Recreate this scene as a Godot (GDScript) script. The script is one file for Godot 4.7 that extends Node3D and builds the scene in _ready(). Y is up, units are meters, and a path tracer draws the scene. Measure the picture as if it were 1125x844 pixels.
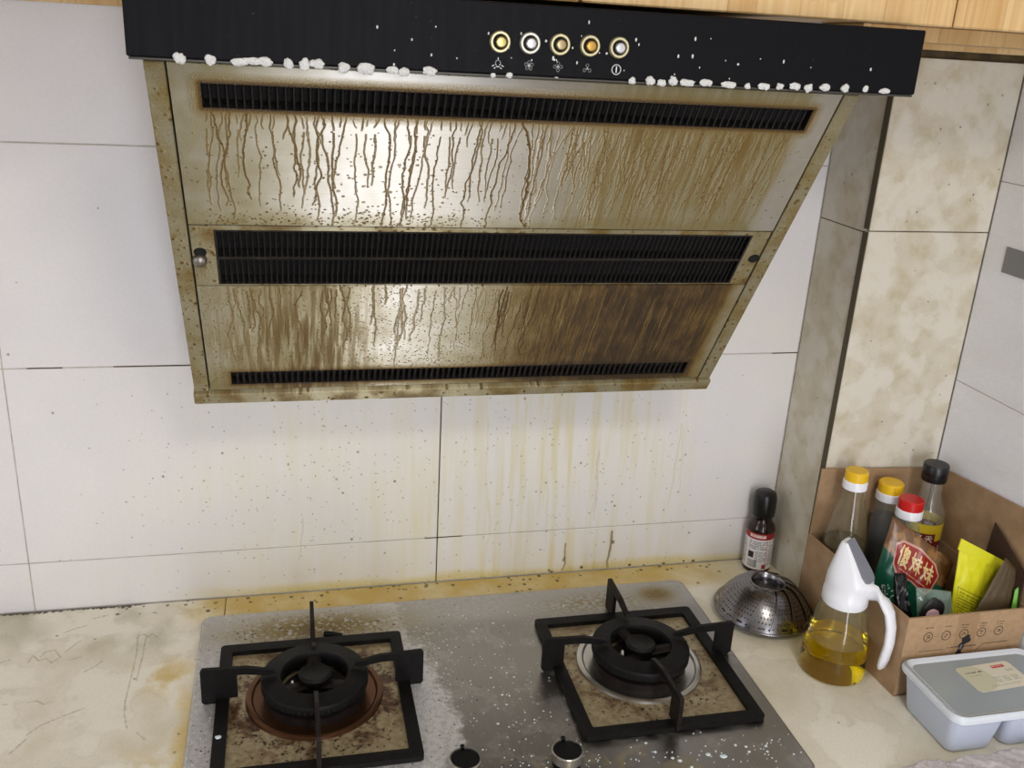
extends Node3D

# ------------------------------------------------------------------ camera fit
const FOCAL := 1039.47
const EYE := Vector3(0.3773, 0.8324, 1.3244)
const CAM_X := Vector3(0.97327, 0.054222, 0.223171)
const CAM_Y := Vector3(0.026245, 0.939106, -0.342623)
const CAM_Z := Vector3(-0.228159, 0.339322, 0.912581)

# hood filter face: x along the wall, s up the slope, h off the face
const FACE_O := Vector3(0.0, 0.3981, 0.1517)
const FACE_S := Vector3(0.0, 0.84387, 0.53653)
const FACE_N := Vector3(0.0, -0.53653, 0.84387)

const WALL_R := 1.3846
const COL_X := 1.1864
const COL_Z := 0.1335

var rng := RandomNumberGenerator.new()
var M := {}
var taken := {}

# ------------------------------------------------------------------ small helpers
func at_px(px: float, py: float, axis: int, value: float) -> Vector3:
	var d := CAM_X * ((px - 562.5) / FOCAL) - CAM_Y * ((py - 422.0) / FOCAL) - CAM_Z
	return EYE + d * ((value - EYE[axis]) / d[axis])

func numbered(called: String) -> String:
	if not taken.has(called):
		taken[called] = 0
		return called
	taken[called] += 1
	return "%s_%03d" % [called, taken[called]]

func tag(o: Node, label: String, category: String, group := "") -> void:
	o.set_meta("label", label)
	o.set_meta("category", category)
	if group != "":
		o.set_meta("group", group)

func thing(called: String, label: String, category: String, at := Vector3.ZERO, group := "") -> Node3D:
	var o := Node3D.new()
	o.name = numbered(called)
	add_child(o)
	o.position = at
	tag(o, label, category, group)
	return o

func mb() -> SurfaceTool:
	var st := SurfaceTool.new()
	st.begin(Mesh.PRIMITIVE_TRIANGLES)
	return st

func done(st: SurfaceTool) -> ArrayMesh:
	st.index()
	st.generate_normals()
	return st.commit()

func put_mesh(mesh: Mesh, called: String, m: Material, parent: Node) -> MeshInstance3D:
	var o := MeshInstance3D.new()
	o.name = numbered(called) if parent == self else called
	o.mesh = mesh
	o.material_override = m
	parent.add_child(o, true)
	return o

func build(st: SurfaceTool, called: String, m: Material, parent: Node = self) -> MeshInstance3D:
	return put_mesh(done(st), called, m, parent)

# world-space geometry under a moved parent
func build_w(st: SurfaceTool, called: String, m: Material, parent: Node3D) -> MeshInstance3D:
	var o := build(st, called, m, parent)
	o.position = -parent.position
	return o

func structure(o: Node) -> Node:
	o.set_meta("kind", "structure")
	return o

func q(st: SurfaceTool, a: Vector3, b: Vector3, c: Vector3, d: Vector3, n: Vector3, ua := Vector2.ZERO, ub := Vector2.ZERO, uc := Vector2.ZERO, ud := Vector2.ZERO) -> void:
	tri(st, a, b, c, n, ua, ub, uc)
	tri(st, a, c, d, n, ua, uc, ud)

func tri(st: SurfaceTool, a: Vector3, b: Vector3, c: Vector3, n: Vector3, ua := Vector2.ZERO, ub := Vector2.ZERO, uc := Vector2.ZERO) -> void:
	if (b - a).cross(c - a).dot(n) > 0.0:
		st.set_uv(ua); st.add_vertex(a)
		st.set_uv(uc); st.add_vertex(c)
		st.set_uv(ub); st.add_vertex(b)
	else:
		st.set_uv(ua); st.add_vertex(a)
		st.set_uv(ub); st.add_vertex(b)
		st.set_uv(uc); st.add_vertex(c)

# chamfered box; uvr maps the world: Vector4(x0, y0, 1/w, 1/h) over the two axes across the face
func cbox(st: SurfaceTool, lo: Vector3, hi: Vector3, bev: float, uvr := Vector4(0, 0, 1, 1), axis := 2) -> void:
	st.set_smooth_group(-1)
	var c := (lo + hi) * 0.5
	var e := (hi - lo) * 0.5
	var uvf := func(p: Vector3) -> Vector2:
		var a: float = p.x
		var b: float = p.y
		if axis == 0:
			a = p.z
		elif axis == 1:
			b = p.z
		var v: float = (b - uvr.y) * uvr.w
		return Vector2((a - uvr.x) * uvr.z, v if axis == 1 else 1.0 - v)
	var ring := []
	for ax in 3:
		for s in [-1.0, 1.0]:
			var n := Vector3.ZERO
			n[ax] = s
			var u := (ax + 1) % 3
			var w := (ax + 2) % 3
			var pts := []
			for k in [[-1, -1], [1, -1], [1, 1], [-1, 1]]:
				var p := Vector3.ZERO
				p[ax] = s * e[ax]
				p[u] = k[0] * (e[u] - bev)
				p[w] = k[1] * (e[w] - bev)
				pts.append(c + p)
			q(st, pts[0], pts[1], pts[2], pts[3], n, uvf.call(pts[0]), uvf.call(pts[1]), uvf.call(pts[2]), uvf.call(pts[3]))
	if bev <= 0.0:
		return
	for ax in 3:
		var u := (ax + 1) % 3
		var w := (ax + 2) % 3
		for su in [-1.0, 1.0]:
			for sw in [-1.0, 1.0]:
				var n := Vector3.ZERO
				n[u] = su
				n[w] = sw
				var pts := []
				for k in [[-1.0, 0], [1.0, 0], [1.0, 1], [-1.0, 1]]:
					var p := Vector3.ZERO
					p[ax] = k[0] * (e[ax] - bev)
					p[u] = su * (e[u] - (bev if k[1] == 1 else 0.0))
					p[w] = sw * (e[w] - (bev if k[1] == 0 else 0.0))
					pts.append(c + p)
				q(st, pts[0], pts[1], pts[2], pts[3], n, uvf.call(pts[0]), uvf.call(pts[1]), uvf.call(pts[2]), uvf.call(pts[3]))
	for sx in [-1.0, 1.0]:
		for sy in [-1.0, 1.0]:
			for sz in [-1.0, 1.0]:
				var s := Vector3(sx, sy, sz)
				var pts := []
				for ax in 3:
					var p := Vector3.ZERO
					for k in 3:
						p[k] = s[k] * (e[k] - (0.0 if k == ax else bev))
					pts.append(c + p)
				tri(st, pts[0], pts[1], pts[2], s, uvf.call(pts[0]), uvf.call(pts[1]), uvf.call(pts[2]))

# profile of (radius, height); sharp corners where the angle is large
func lathe(st: SurfaceTool, prof: Array, segs: int, c := Vector3.ZERO, group0 := 1) -> void:
	var g := group0
	var total := 0.0
	var along := [0.0]
	for i in range(1, prof.size()):
		total += (prof[i] as Vector2).distance_to(prof[i - 1])
		along.append(total)
	for i in range(prof.size() - 1):
		var a: Vector2 = prof[i]
		var b: Vector2 = prof[i + 1]
		if i > 0:
			var before: Vector2 = (a - (prof[i - 1] as Vector2)).normalized()
			if before.dot((b - a).normalized()) < 0.8:
				g += 1
		st.set_smooth_group(g)
		var dy := b.y - a.y
		var dr := b.x - a.x
		for k in segs:
			var t0 := TAU * k / segs
			var t1 := TAU * (k + 1) / segs
			var e0 := Vector3(cos(t0), 0, sin(t0))
			var e1 := Vector3(cos(t1), 0, sin(t1))
			var n := (e0 + e1).normalized() * dy - Vector3.UP * dr
			var va: float = 1.0 - float(along[i]) / total
			var vb: float = 1.0 - float(along[i + 1]) / total
			var u0 := 1.0 - float(k) / segs
			var u1 := 1.0 - float(k + 1) / segs
			if a.x < 1e-6:
				tri(st, c + Vector3(0, a.y, 0), c + e0 * b.x + Vector3(0, b.y, 0), c + e1 * b.x + Vector3(0, b.y, 0), n, Vector2(u0, va), Vector2(u0, vb), Vector2(u1, vb))
			elif b.x < 1e-6:
				tri(st, c + e0 * a.x + Vector3(0, a.y, 0), c + e1 * a.x + Vector3(0, a.y, 0), c + Vector3(0, b.y, 0), n, Vector2(u0, va), Vector2(u1, va), Vector2(u0, vb))
			else:
				q(st, c + e0 * a.x + Vector3(0, a.y, 0), c + e1 * a.x + Vector3(0, a.y, 0), c + e1 * b.x + Vector3(0, b.y, 0), c + e0 * b.x + Vector3(0, b.y, 0), n, Vector2(u0, va), Vector2(u1, va), Vector2(u1, vb), Vector2(u0, vb))

# rings of equal size joined into a skin, with closed ends
func loft(st: SurfaceTool, rings: Array, caps := true, closed := true) -> void:
	st.set_smooth_group(1)
	for i in range(rings.size() - 1):
		var A: PackedVector3Array = rings[i]
		var B: PackedVector3Array = rings[i + 1]
		var mid := Vector3.ZERO
		for p in A:
			mid += p
		for p in B:
			mid += p
		mid /= float(A.size() + B.size())
		var n := A.size()
		for k in (n if closed else n - 1):
			var j := (k + 1) % n
			var out := (A[k] + A[j] + B[k] + B[j]) * 0.25 - mid
			var u0 := float(k) / n
			var u1 := float(k + 1) / n
			var v0 := float(i) / (rings.size() - 1)
			var v1 := float(i + 1) / (rings.size() - 1)
			q(st, A[k], A[j], B[j], B[k], out, Vector2(u0, v0), Vector2(u1, v0), Vector2(u1, v1), Vector2(u0, v1))
	if caps:
		for e in [0, rings.size() - 1]:
			st.set_smooth_group(2 + e)
			var R: PackedVector3Array = rings[e]
			var O: PackedVector3Array = rings[1 if e == 0 else e - 1]
			var mid := Vector3.ZERO
			var back := Vector3.ZERO
			for p in R:
				mid += p
			for p in O:
				back += p
			mid /= float(R.size())
			back /= float(O.size())
			for k in R.size():
				tri(st, mid, R[k], R[(k + 1) % R.size()], mid - back)

func tube(st: SurfaceTool, pts: Array, rx: float, ry := -1.0, segs := 10, ref := Vector3.UP, taper := []) -> void:
	if ry < 0.0:
		ry = rx
	var rings := []
	for i in pts.size():
		var p: Vector3 = pts[i]
		var t: Vector3 = ((pts[mini(i + 1, pts.size() - 1)] as Vector3) - (pts[maxi(i - 1, 0)] as Vector3)).normalized()
		var r := ref if absf(ref.dot(t)) < 0.97 else Vector3.RIGHT
		var s := t.cross(r).normalized()
		var u := s.cross(t).normalized()
		var k: float = taper[i] if taper.size() > i else 1.0
		var ring := PackedVector3Array()
		for a in segs:
			var w := TAU * a / segs
			ring.append(p + s * cos(w) * rx * k + u * sin(w) * ry * k)
		rings.append(ring)
	loft(st, rings)

# polygon in the plane (ex, ey) at o, pushed along n by depth
func extrude(st: SurfaceTool, poly: PackedVector2Array, o: Vector3, ex: Vector3, ey: Vector3, n: Vector3, depth: float, bound := Rect2(0, 0, 1, 1)) -> void:
	st.set_smooth_group(-1)
	var idx := Geometry2D.triangulate_polygon(poly)
	var uv := func(p: Vector2) -> Vector2:
		return Vector2((p.x - bound.position.x) / bound.size.x, 1.0 - (p.y - bound.position.y) / bound.size.y)
	var P := func(p: Vector2, h: float) -> Vector3:
		return o + ex * p.x + ey * p.y + n * h
	for i in range(0, idx.size(), 3):
		var a := poly[idx[i]]
		var b := poly[idx[i + 1]]
		var c := poly[idx[i + 2]]
		tri(st, P.call(a, depth), P.call(b, depth), P.call(c, depth), n, uv.call(a), uv.call(b), uv.call(c))
		tri(st, P.call(a, 0.0), P.call(b, 0.0), P.call(c, 0.0), -n, uv.call(a), uv.call(b), uv.call(c))
	var area := 0.0
	for i in poly.size():
		area += poly[i].cross(poly[(i + 1) % poly.size()])
	for i in poly.size():
		var a := poly[i]
		var b := poly[(i + 1) % poly.size()]
		var e := (b - a).normalized()
		var out2 := Vector2(e.y, -e.x) * signf(area)
		q(st, P.call(a, 0.0), P.call(b, 0.0), P.call(b, depth), P.call(a, depth), ex * out2.x + ey * out2.y, uv.call(a), uv.call(b), uv.call(b), uv.call(a))

func round_rect(w: float, h: float, r: float, segs := 5) -> PackedVector2Array:
	var out := PackedVector2Array()
	for c in [[1, 1, 0.0], [-1, 1, 0.5], [-1, -1, 1.0], [1, -1, 1.5]]:
		for k in segs + 1:
			var a: float = PI * (c[2] + 0.5 * k / segs)
			out.append(Vector2(c[0] * (w * 0.5 - r) + cos(a) * r, c[1] * (h * 0.5 - r) + sin(a) * r))
	return out

func ribbon(st: SurfaceTool, pts: Array, w: float, o: Vector3, ex: Vector3, ey: Vector3, n: Vector3) -> void:
	st.set_smooth_group(-1)
	for i in range(pts.size() - 1):
		var a: Vector2 = pts[i]
		var b: Vector2 = pts[i + 1]
		var d := (b - a).normalized()
		a -= d * w * 0.4
		b += d * w * 0.4
		var s := Vector2(-d.y, d.x) * w * 0.5
		var P := [a - s, b - s, b + s, a + s]
		var W := []
		for p in P:
			W.append(o + ex * p.x + ey * p.y + n * 0.0003)
		q(st, W[0], W[1], W[2], W[3], n)

func blob(st: SurfaceTool, c: Vector3, r: Vector3, bump: float, seed_: int, segs := 12, rows := 7) -> void:
	st.set_smooth_group(1)
	var nz := FastNoiseLite.new()
	nz.seed = seed_
	nz.frequency = 0.9
	var P := func(i: int, k: int) -> Vector3:
		var a := PI * i / rows
		var b := TAU * (k % segs) / segs
		var d := Vector3(sin(a) * cos(b), cos(a), sin(a) * sin(b))
		return c + d * r * (1.0 + bump * nz.get_noise_3d(d.x + seed_, d.y, d.z))
	for i in rows:
		for k in segs:
			var a: Vector3 = P.call(i, k)
			var b: Vector3 = P.call(i, k + 1)
			var e: Vector3 = P.call(i + 1, k + 1)
			var f: Vector3 = P.call(i + 1, k)
			var n := (a + b + e + f) * 0.25 - c
			if i > 0:
				tri(st, a, b, e, n)
			if i < rows - 1:
				tri(st, a, e, f, n)

# ------------------------------------------------------------------ textures
func noise(w: int, h: int, freq: float, seed_: int, octaves := 3, sx := 1, sy := 1) -> PackedByteArray:
	var n := FastNoiseLite.new()
	n.noise_type = FastNoiseLite.TYPE_SIMPLEX_SMOOTH
	n.frequency = freq
	n.seed = seed_
	n.fractal_octaves = octaves
	var im := n.get_image(maxi(2, w / sx), maxi(2, h / sy), false, false, true)
	im.convert(Image.FORMAT_L8)
	if sx > 1 or sy > 1:
		im.resize(w, h, Image.INTERPOLATE_CUBIC)
	return im.get_data()

func texture(bytes: PackedByteArray, w: int, h: int, format := Image.FORMAT_RGB8) -> ImageTexture:
	return ImageTexture.create_from_image(Image.create_from_data(w, h, false, format, bytes))

func dab(t: PackedFloat32Array, w: int, h: int, x: float, y: float, r: float, v: float, mode := 0) -> void:
	var x0 := maxi(0, int(x - r))
	var x1 := mini(w - 1, int(x + r + 1.0))
	var y0 := maxi(0, int(y - r))
	var y1 := mini(h - 1, int(y + r + 1.0))
	for j in range(y0, y1 + 1):
		for i in range(x0, x1 + 1):
			var d := sqrt((i - x) * (i - x) + (j - y) * (j - y)) / r
			if d < 1.0:
				var k := v * minf(1.0, (1.0 - d) * 2.0)
				var at := j * w + i
				if mode == 0:
					t[at] = maxf(t[at], k)
				else:
					t[at] += k

# a runnel of grease that wanders down from (x, y)
func runnel(t: PackedFloat32Array, w: int, h: int, x: float, y: float, length: float, r: float, v: float, wander: float, beads := 0.0) -> float:
	var dx := 0.0
	var yy := y
	var rr := r
	while yy < y + length and yy < h:
		dx = dx * 0.9 + rng.randf_range(-1, 1) * wander
		x += clampf(dx, -1.2, 1.2)
		rr = lerpf(rr, r * rng.randf_range(0.6, 1.35), 0.15)
		var fade := minf(1.0, (y + length - yy) / (length * 0.3))
		dab(t, w, h, x, yy, rr, v * (0.55 + 0.45 * fade) * rng.randf_range(0.85, 1.0))
		if rng.randf() < beads:
			dab(t, w, h, x + rng.randf_range(-2, 2), yy, r * rng.randf_range(1.2, 1.9), v * 1.15)
		yy += 1.0
	return x

func trail(t: PackedFloat32Array, w: int, h: int, x: float, y: float, length: float, r: float, keep: float) -> void:
	var yy := y
	while yy < y + length and yy < h:
		x += rng.randf_range(-0.35, 0.35)
		for i in range(maxi(0, int(x - r)), mini(w - 1, int(x + r)) + 1):
			t[int(yy) * w + i] *= keep
		yy += 1.0

func stroke(im: Image, pts: Array, o: Vector2, s: Vector2, r: float, c: Color) -> void:
	for i in range(pts.size() - 1):
		var a := o + Vector2(pts[i][0], pts[i][1]) * s
		var b := o + Vector2(pts[i + 1][0], pts[i + 1][1]) * s
		var n := maxi(1, int(a.distance_to(b) / maxf(0.5, r * 0.5)))
		for k in n + 1:
			var p := a.lerp(b, float(k) / n)
			for y in range(int(p.y - r), int(p.y + r) + 1):
				for x in range(int(p.x - r), int(p.x + r) + 1):
					if x >= 0 and y >= 0 and x < im.get_width() and y < im.get_height() and Vector2(x, y).distance_to(p) <= r:
						im.set_pixel(x, y, c)

const GLYPH := {
	"mei": [[[0.2, 0.05], [0.12, 0.45], [0.38, 0.75]], [[0.34, 0.3], [0.28, 0.6], [0.05, 0.92]], [[0.02, 0.35], [0.42, 0.33]], [[0.55, 0.25], [0.9, 0.24]], [[0.48, 0.47], [0.98, 0.46]], [[0.72, 0.03], [0.72, 0.97]], [[0.7, 0.5], [0.62, 0.68], [0.46, 0.82]], [[0.74, 0.5], [0.84, 0.68], [0.98, 0.8]]],
	"sha": [[[0.22, 0.03], [0.04, 0.4]], [[0.14, 0.28], [0.14, 0.97]], [[0.62, 0.0], [0.54, 0.1]], [[0.4, 0.12], [0.86, 0.12], [0.86, 0.5], [0.4, 0.5], [0.4, 0.12]], [[0.48, 0.2], [0.78, 0.44]], [[0.78, 0.2], [0.48, 0.44]], [[0.5, 0.55], [0.38, 0.66]], [[0.74, 0.55], [0.9, 0.66]], [[0.55, 0.62], [0.34, 0.84]], [[0.5, 0.72], [0.82, 0.7], [0.62, 0.88], [0.34, 0.98]], [[0.5, 0.76], [0.92, 0.98]]],
	"wang": [[[0.15, 0.12], [0.85, 0.12]], [[0.2, 0.48], [0.8, 0.48]], [[0.08, 0.9], [0.92, 0.9]], [[0.5, 0.12], [0.5, 0.9]]],
	"jiang": [[[0.12, 0.08], [0.2, 0.2]], [[0.05, 0.36], [0.24, 0.26]], [[0.28, 0.02], [0.28, 0.42]], [[0.5, 0.02], [0.36, 0.22]], [[0.48, 0.1], [0.84, 0.1], [0.7, 0.28], [0.4, 0.42]], [[0.06, 0.48], [0.94, 0.48]], [[0.18, 0.6], [0.82, 0.6], [0.82, 0.98], [0.18, 0.98], [0.18, 0.6]], [[0.4, 0.48], [0.38, 0.75]], [[0.6, 0.48], [0.6, 0.72], [0.8, 0.74]], [[0.2, 0.86], [0.8, 0.86]]],
	"you": [[[0.08, 0.08], [0.2, 0.18]], [[0.03, 0.35], [0.16, 0.44]], [[0.04, 0.95], [0.22, 0.6]], [[0.34, 0.3], [0.92, 0.3], [0.92, 0.95], [0.34, 0.95], [0.34, 0.3]], [[0.63, 0.05], [0.63, 0.95]], [[0.34, 0.62], [0.92, 0.62]]],
	"tian": [[[0.2, 0.12], [0.8, 0.12]], [[0.08, 0.42], [0.92, 0.42]], [[0.5, 0.12], [0.48, 0.45], [0.1, 0.95]], [[0.52, 0.45], [0.92, 0.95]]],
	"shun": [[[0.1, 0.1], [0.1, 0.6], [0.02, 0.95]], [[0.24, 0.1], [0.24, 0.85]], [[0.4, 0.05], [0.4, 0.95]], [[0.5, 0.1], [0.98, 0.1]], [[0.56, 0.26], [0.92, 0.26], [0.92, 0.72]], [[0.56, 0.26], [0.56, 0.72]], [[0.74, 0.3], [0.7, 0.75], [0.52, 0.96]], [[0.78, 0.76], [0.96, 0.95]]],
}

func glyph(im: Image, which: String, o: Vector2, s: Vector2, r: float, c: Color) -> void:
	for g in GLYPH[which]:
		stroke(im, g, o, s, r, c)

# tiny lines of print too small to read in the photograph
func fine_print(im: Image, r: Rect2i, lines: int, c: Color) -> void:
	var step := float(r.size.y) / lines
	for l in lines:
		var x := r.position.x
		while x < r.end.x - 3:
			var w := rng.randi_range(2, 5)
			if rng.randf() < 0.82:
				im.fill_rect(Rect2i(x, int(r.position.y + l * step), mini(w, r.end.x - x), maxi(1, int(step * 0.5))), c)
			x += w + 1

func mat(c: Color, rough := 0.5, metal := 0.0) -> StandardMaterial3D:
	var m := StandardMaterial3D.new()
	m.albedo_color = c
	m.roughness = rough
	m.metallic = metal
	return m

func c8(r: int, g: int, b: int) -> Color:
	return Color(r / 255.0, g / 255.0, b / 255.0)

# coarse + fine procedural tint for a plain material
func grained(a: Color, b: Color, freq: float, rough: float, seed_: int, relief := 0.0, metal := 0.0) -> StandardMaterial3D:
	var n := FastNoiseLite.new()
	n.seed = seed_
	n.frequency = freq
	n.fractal_octaves = 4
	var g := Gradient.new()
	g.colors = PackedColorArray([a, b])
	var t := NoiseTexture2D.new()
	t.width = 256
	t.height = 256
	t.seamless = true
	t.noise = n
	t.color_ramp = g
	var m := mat(Color.WHITE, rough, metal)
	m.albedo_texture = t
	m.uv1_triplanar = true
	m.uv1_scale = Vector3(4, 4, 4)
	if relief > 0.0:
		var t2 := NoiseTexture2D.new()
		t2.width = 256
		t2.height = 256
		t2.seamless = true
		t2.noise = n
		m.heightmap_enabled = true
		m.heightmap_texture = t2
		m.heightmap_scale = relief
	return m

# ------------------------------------------------------------------ painted matter: grease, dirt, stone
const FACE_X0 := 0.279
const FACE_W := 0.662
const TEX := 2266.0

# grime: brown grease thickness T (0..2) and thin film F (0..1) over brushed steel
func grime_material(T: PackedFloat32Array, F: PackedFloat32Array, w: int, h: int, relief: float) -> ORMMaterial3D:
	var fine := noise(w, h, 0.35, 91, 2)
	var brush := noise(w, h, 0.3, 92, 2, 40, 1)
	var col := PackedByteArray()
	var orm := PackedByteArray()
	var hgt := PackedByteArray()
	col.resize(w * h * 3)
	orm.resize(w * h * 3)
	hgt.resize(w * h)
	for i in w * h:
		var g := fine[i] / 255.0 - 0.5
		var b := brush[i] / 255.0 - 0.5
		var t := T[i] * (1.0 + g * 0.5)
		var f := clampf(F[i] * (1.0 + g * 0.7), 0.0, 1.0)
		var t1 := clampf(t, 0.0, 1.0)
		var t2 := clampf(t - 1.0, 0.0, 1.0)
		var r := 0.80 + b * 0.05
		var gg := 0.785 + b * 0.05
		var bb := 0.75 + b * 0.05
		r = lerpf(r, 0.53, f); gg = lerpf(gg, 0.485, f); bb = lerpf(bb, 0.325, f)
		r = lerpf(r, 0.39, t1); gg = lerpf(gg, 0.285, t1); bb = lerpf(bb, 0.085, t1)
		r = lerpf(r, 0.16, t2); gg = lerpf(gg, 0.11, t2); bb = lerpf(bb, 0.04, t2)
		col[i * 3] = int(clampf(r, 0, 1) * 255)
		col[i * 3 + 1] = int(clampf(gg, 0, 1) * 255)
		col[i * 3 + 2] = int(clampf(bb, 0, 1) * 255)
		orm[i * 3] = 255
		orm[i * 3 + 1] = int(clampf(0.48 + b * 0.06 + f * 0.05 - t1 * 0.12, 0.05, 1.0) * 255)
		orm[i * 3 + 2] = int(clampf(1.0 - f * 0.6 - t1 * 0.9, 0.0, 1.0) * 255)
		hgt[i] = int(clampf(0.1 + t * 0.45 + f * 0.1 + g * 0.12 * minf(1.0, t1 + f), 0, 1) * 255)
	var m := ORMMaterial3D.new()
	m.albedo_texture = texture(col, w, h)
	m.orm_texture = texture(orm, w, h)
	m.heightmap_enabled = true
	m.heightmap_texture = texture(hgt, w, h, Image.FORMAT_L8)
	m.heightmap_scale = relief
	m.anisotropy_enabled = true
	m.anisotropy = -1.0
	return m

func bell(x: float, c: float, w: float) -> float:
	return exp(-(x - c) * (x - c) / (w * w))

func upper_face_material() -> ORMMaterial3D:
	var w := 1500
	var h := 433
	var T := PackedFloat32Array()
	var F := PackedFloat32Array()
	T.resize(w * h)
	F.resize(w * h)
	var streak := noise(w, h, 0.045, 11, 3, 1, 14)
	var cloud := noise(w, h, 0.008, 12, 3)
	var grain := noise(w, h, 0.25, 13, 2)
	rng.seed = 77
	for y in h:
		for x in w:
			var i := y * w + x
			var right := smoothstep(780.0, 1050.0, x)
			var clean := 1.0 - smoothstep(1400.0, 1455.0, x)
			var s := streak[i] / 255.0
			var c := cloud[i] / 255.0
			var f := 0.06 + 0.2 * c + right * clean * (0.38 + 0.5 * s)
			f += 0.5 * (1.0 - smoothstep(60.0, 340.0, x)) * (0.6 + 0.6 * c)
			f -= 0.2 * bell(x, 560.0, 230.0)
			if y > h - 46:
				f += 0.55 * (y - (h - 46)) / 46.0 * (0.4 + c) * clean
			F[i] = clampf(f, 0.0, 0.95)
			var t := 0.0
			# baked-on fuzz round the slots
			var dx := maxf(0.0, maxf(61.0 - x, x - 1443.0))
			var dy := maxf(0.0, maxf(45.0 - y, y - 104.0))
			var d := sqrt(dx * dx + dy * dy)
			var g := grain[i] / 255.0
			if d < 30.0:
				t = (1.0 - d / 30.0) * (0.2 + 1.1 * g) + (0.9 * (1.0 - d / 12.0) if d < 12.0 else 0.0)
			if right > 0.0 and y > 104:
				t = maxf(t, clean * right * smoothstep(0.42, 0.85, s) * (0.75 - 0.35 * smoothstep(120.0, 360.0, y)))
			T[i] = t
	# separate runnels on the left, thicker where two meet
	for k in 52:
		var x := 66.0 + k * 14.6 + rng.randf_range(-5, 5)
		var v := rng.randf_range(0.6, 1.0)
		var r := rng.randf_range(1.5, 2.4)
		var mid := runnel(T, w, h, x, 104, rng.randf_range(30, 85), r, v, 0.2)
		if rng.randf() < 0.72:
			runnel(T, w, h, mid, 104 + 55, rng.randf_range(120, 320), r, v * 0.9, 0.12, 0.03)
	for k in 9:
		runnel(T, w, h, [78, 112, 150, 232, 300, 512, 655, 742, 730][k], 104, [215, 270, 250, 240, 265, 300, 330, 345, 340][k], [2.0, 2.2, 2.4, 2.0, 2.0, 2.0, 2.0, 3.4, 2.2][k], [1.15, 1.1, 1.1, 1.0, 1.0, 0.95, 0.9, 1.1, 0.95][k], 0.2, 0.02)
	# crowded runnels on the right
	for k in 150:
		var x := rng.randf_range(800, 1420)
		runnel(T, w, h, x, 104 + rng.randf_range(0, 60) * (1.0 if rng.randf() < 0.3 else 0.0), rng.randf_range(60, 320), rng.randf_range(1.4, 2.8), rng.randf_range(0.35, 0.9), 0.15, 0.04)
	# spatter
	for k in 420:
		dab(T, w, h, rng.randf_range(10, 1480), rng.randf_range(150, 430), rng.randf_range(1.0, 2.6), rng.randf_range(0.6, 1.5))
	for k in 60:
		dab(T, w, h, rng.randf_range(330, 620), rng.randf_range(230, 420), rng.randf_range(2.5, 5.0), rng.randf_range(0.35, 0.6))
	for k in 260:
		dab(T, w, h, rng.randf_range(40, 700), 433 - absf(rng.randfn(0, 28)), rng.randf_range(1.2, 3.4), rng.randf_range(0.5, 1.3))
	return grime_material(T, F, w, h, 0.11)

func lower_face_material() -> ORMMaterial3D:
	var w := 1500
	var h := 435
	var T := PackedFloat32Array()
	var F := PackedFloat32Array()
	T.resize(w * h)
	F.resize(w * h)
	var streak := noise(w, h, 0.05, 31, 3, 1, 12)
	var cloud := noise(w, h, 0.009, 32, 3)
	var thin := noise(w, h, 0.16, 34, 2, 1, 7)
	var grain := noise(w, h, 0.3, 33, 2)
	rng.seed = 78
	for y in h:
		for x in w:
			var i := y * w + x
			var s := streak[i] / 255.0
			var c := cloud[i] / 255.0
			var g := grain[i] / 255.0
			var right := smoothstep(700.0, 1000.0, x) * (1.0 - smoothstep(1430.0, 1490.0, x))
			var left := bell(x, 250.0, 160.0)
			var f := 0.36 + 0.34 * c + 0.35 * right + 0.3 * left - 0.42 * bell(x, 520.0, 150.0)
			f += 0.3 * smoothstep(260.0, 420.0, y) * (0.5 + c)
			F[i] = clampf(f, 0.0, 1.0)
			var th := thin[i] / 255.0
			var t := right * (0.3 + 1.05 * s + 0.65 * th) * (0.75 + 0.4 * c) * (0.5 + 1.1 * g)
			t += left * smoothstep(0.25, 0.75, s) * (0.5 + 0.9 * g) * (0.5 + 0.5 * smoothstep(40.0, 200.0, y))
			t += bell(x, 1260.0, 220.0) * (0.3 + 0.5 * g) * (0.5 + c)
			var dx := maxf(0.0, maxf(61.0 - x, x - 1443.0))
			var dy := maxf(0.0, maxf(351.0 - y, y - 408.0))
			var d := sqrt(dx * dx + dy * dy)
			if d < 22.0:
				t += (1.0 - d / 22.0) * (0.2 + 0.7 * g) + (0.6 * (1.0 - d / 8.0) if d < 8.0 else 0.0)
			T[i] = minf(t, 1.85)
	for k in 70:
		var x := rng.randf_range(70, 1430)
		var strong := bell(x, 250.0, 200.0) + smoothstep(720.0, 900.0, x)
		runnel(T, w, h, x, rng.randf_range(0, 20), rng.randf_range(60, 350), rng.randf_range(1.6, 3.4), clampf(0.35 + 0.6 * strong, 0, 1.2), 0.15, 0.03)
	for k in 3600:
		var x := rng.randf_range(4, 1490)
		dab(T, w, h, x, rng.randf_range(0, 430), rng.randf_range(0.9, 2.2), rng.randf_range(0.6, 1.6))
	for k in 2600:
		dab(T, w, h, rng.randf_range(760, 1440), rng.randf_range(0, 430), rng.randf_range(0.8, 1.8), rng.randf_range(0.9, 1.9))
	for k in 60:
		runnel(T, w, h, rng.randf_range(780, 1430), rng.randf_range(0, 80), rng.randf_range(60, 300), rng.randf_range(1.2, 2.4), rng.randf_range(1.0, 1.8), 0.12, 0.02)
	for k in 500:
		dab(T, w, h, rng.randf_range(380, 760), 433 - absf(rng.randfn(30, 75)), rng.randf_range(1.0, 2.4), rng.randf_range(0.7, 1.7))
	for k in 60:
		trail(T, w, h, rng.randf_range(90, 1440), rng.randf_range(0, 180), rng.randf_range(40, 330), rng.randf_range(0.4, 1.8), rng.randf_range(0.45, 0.85))
	return grime_material(T, F, w, h, 0.12)

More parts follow.
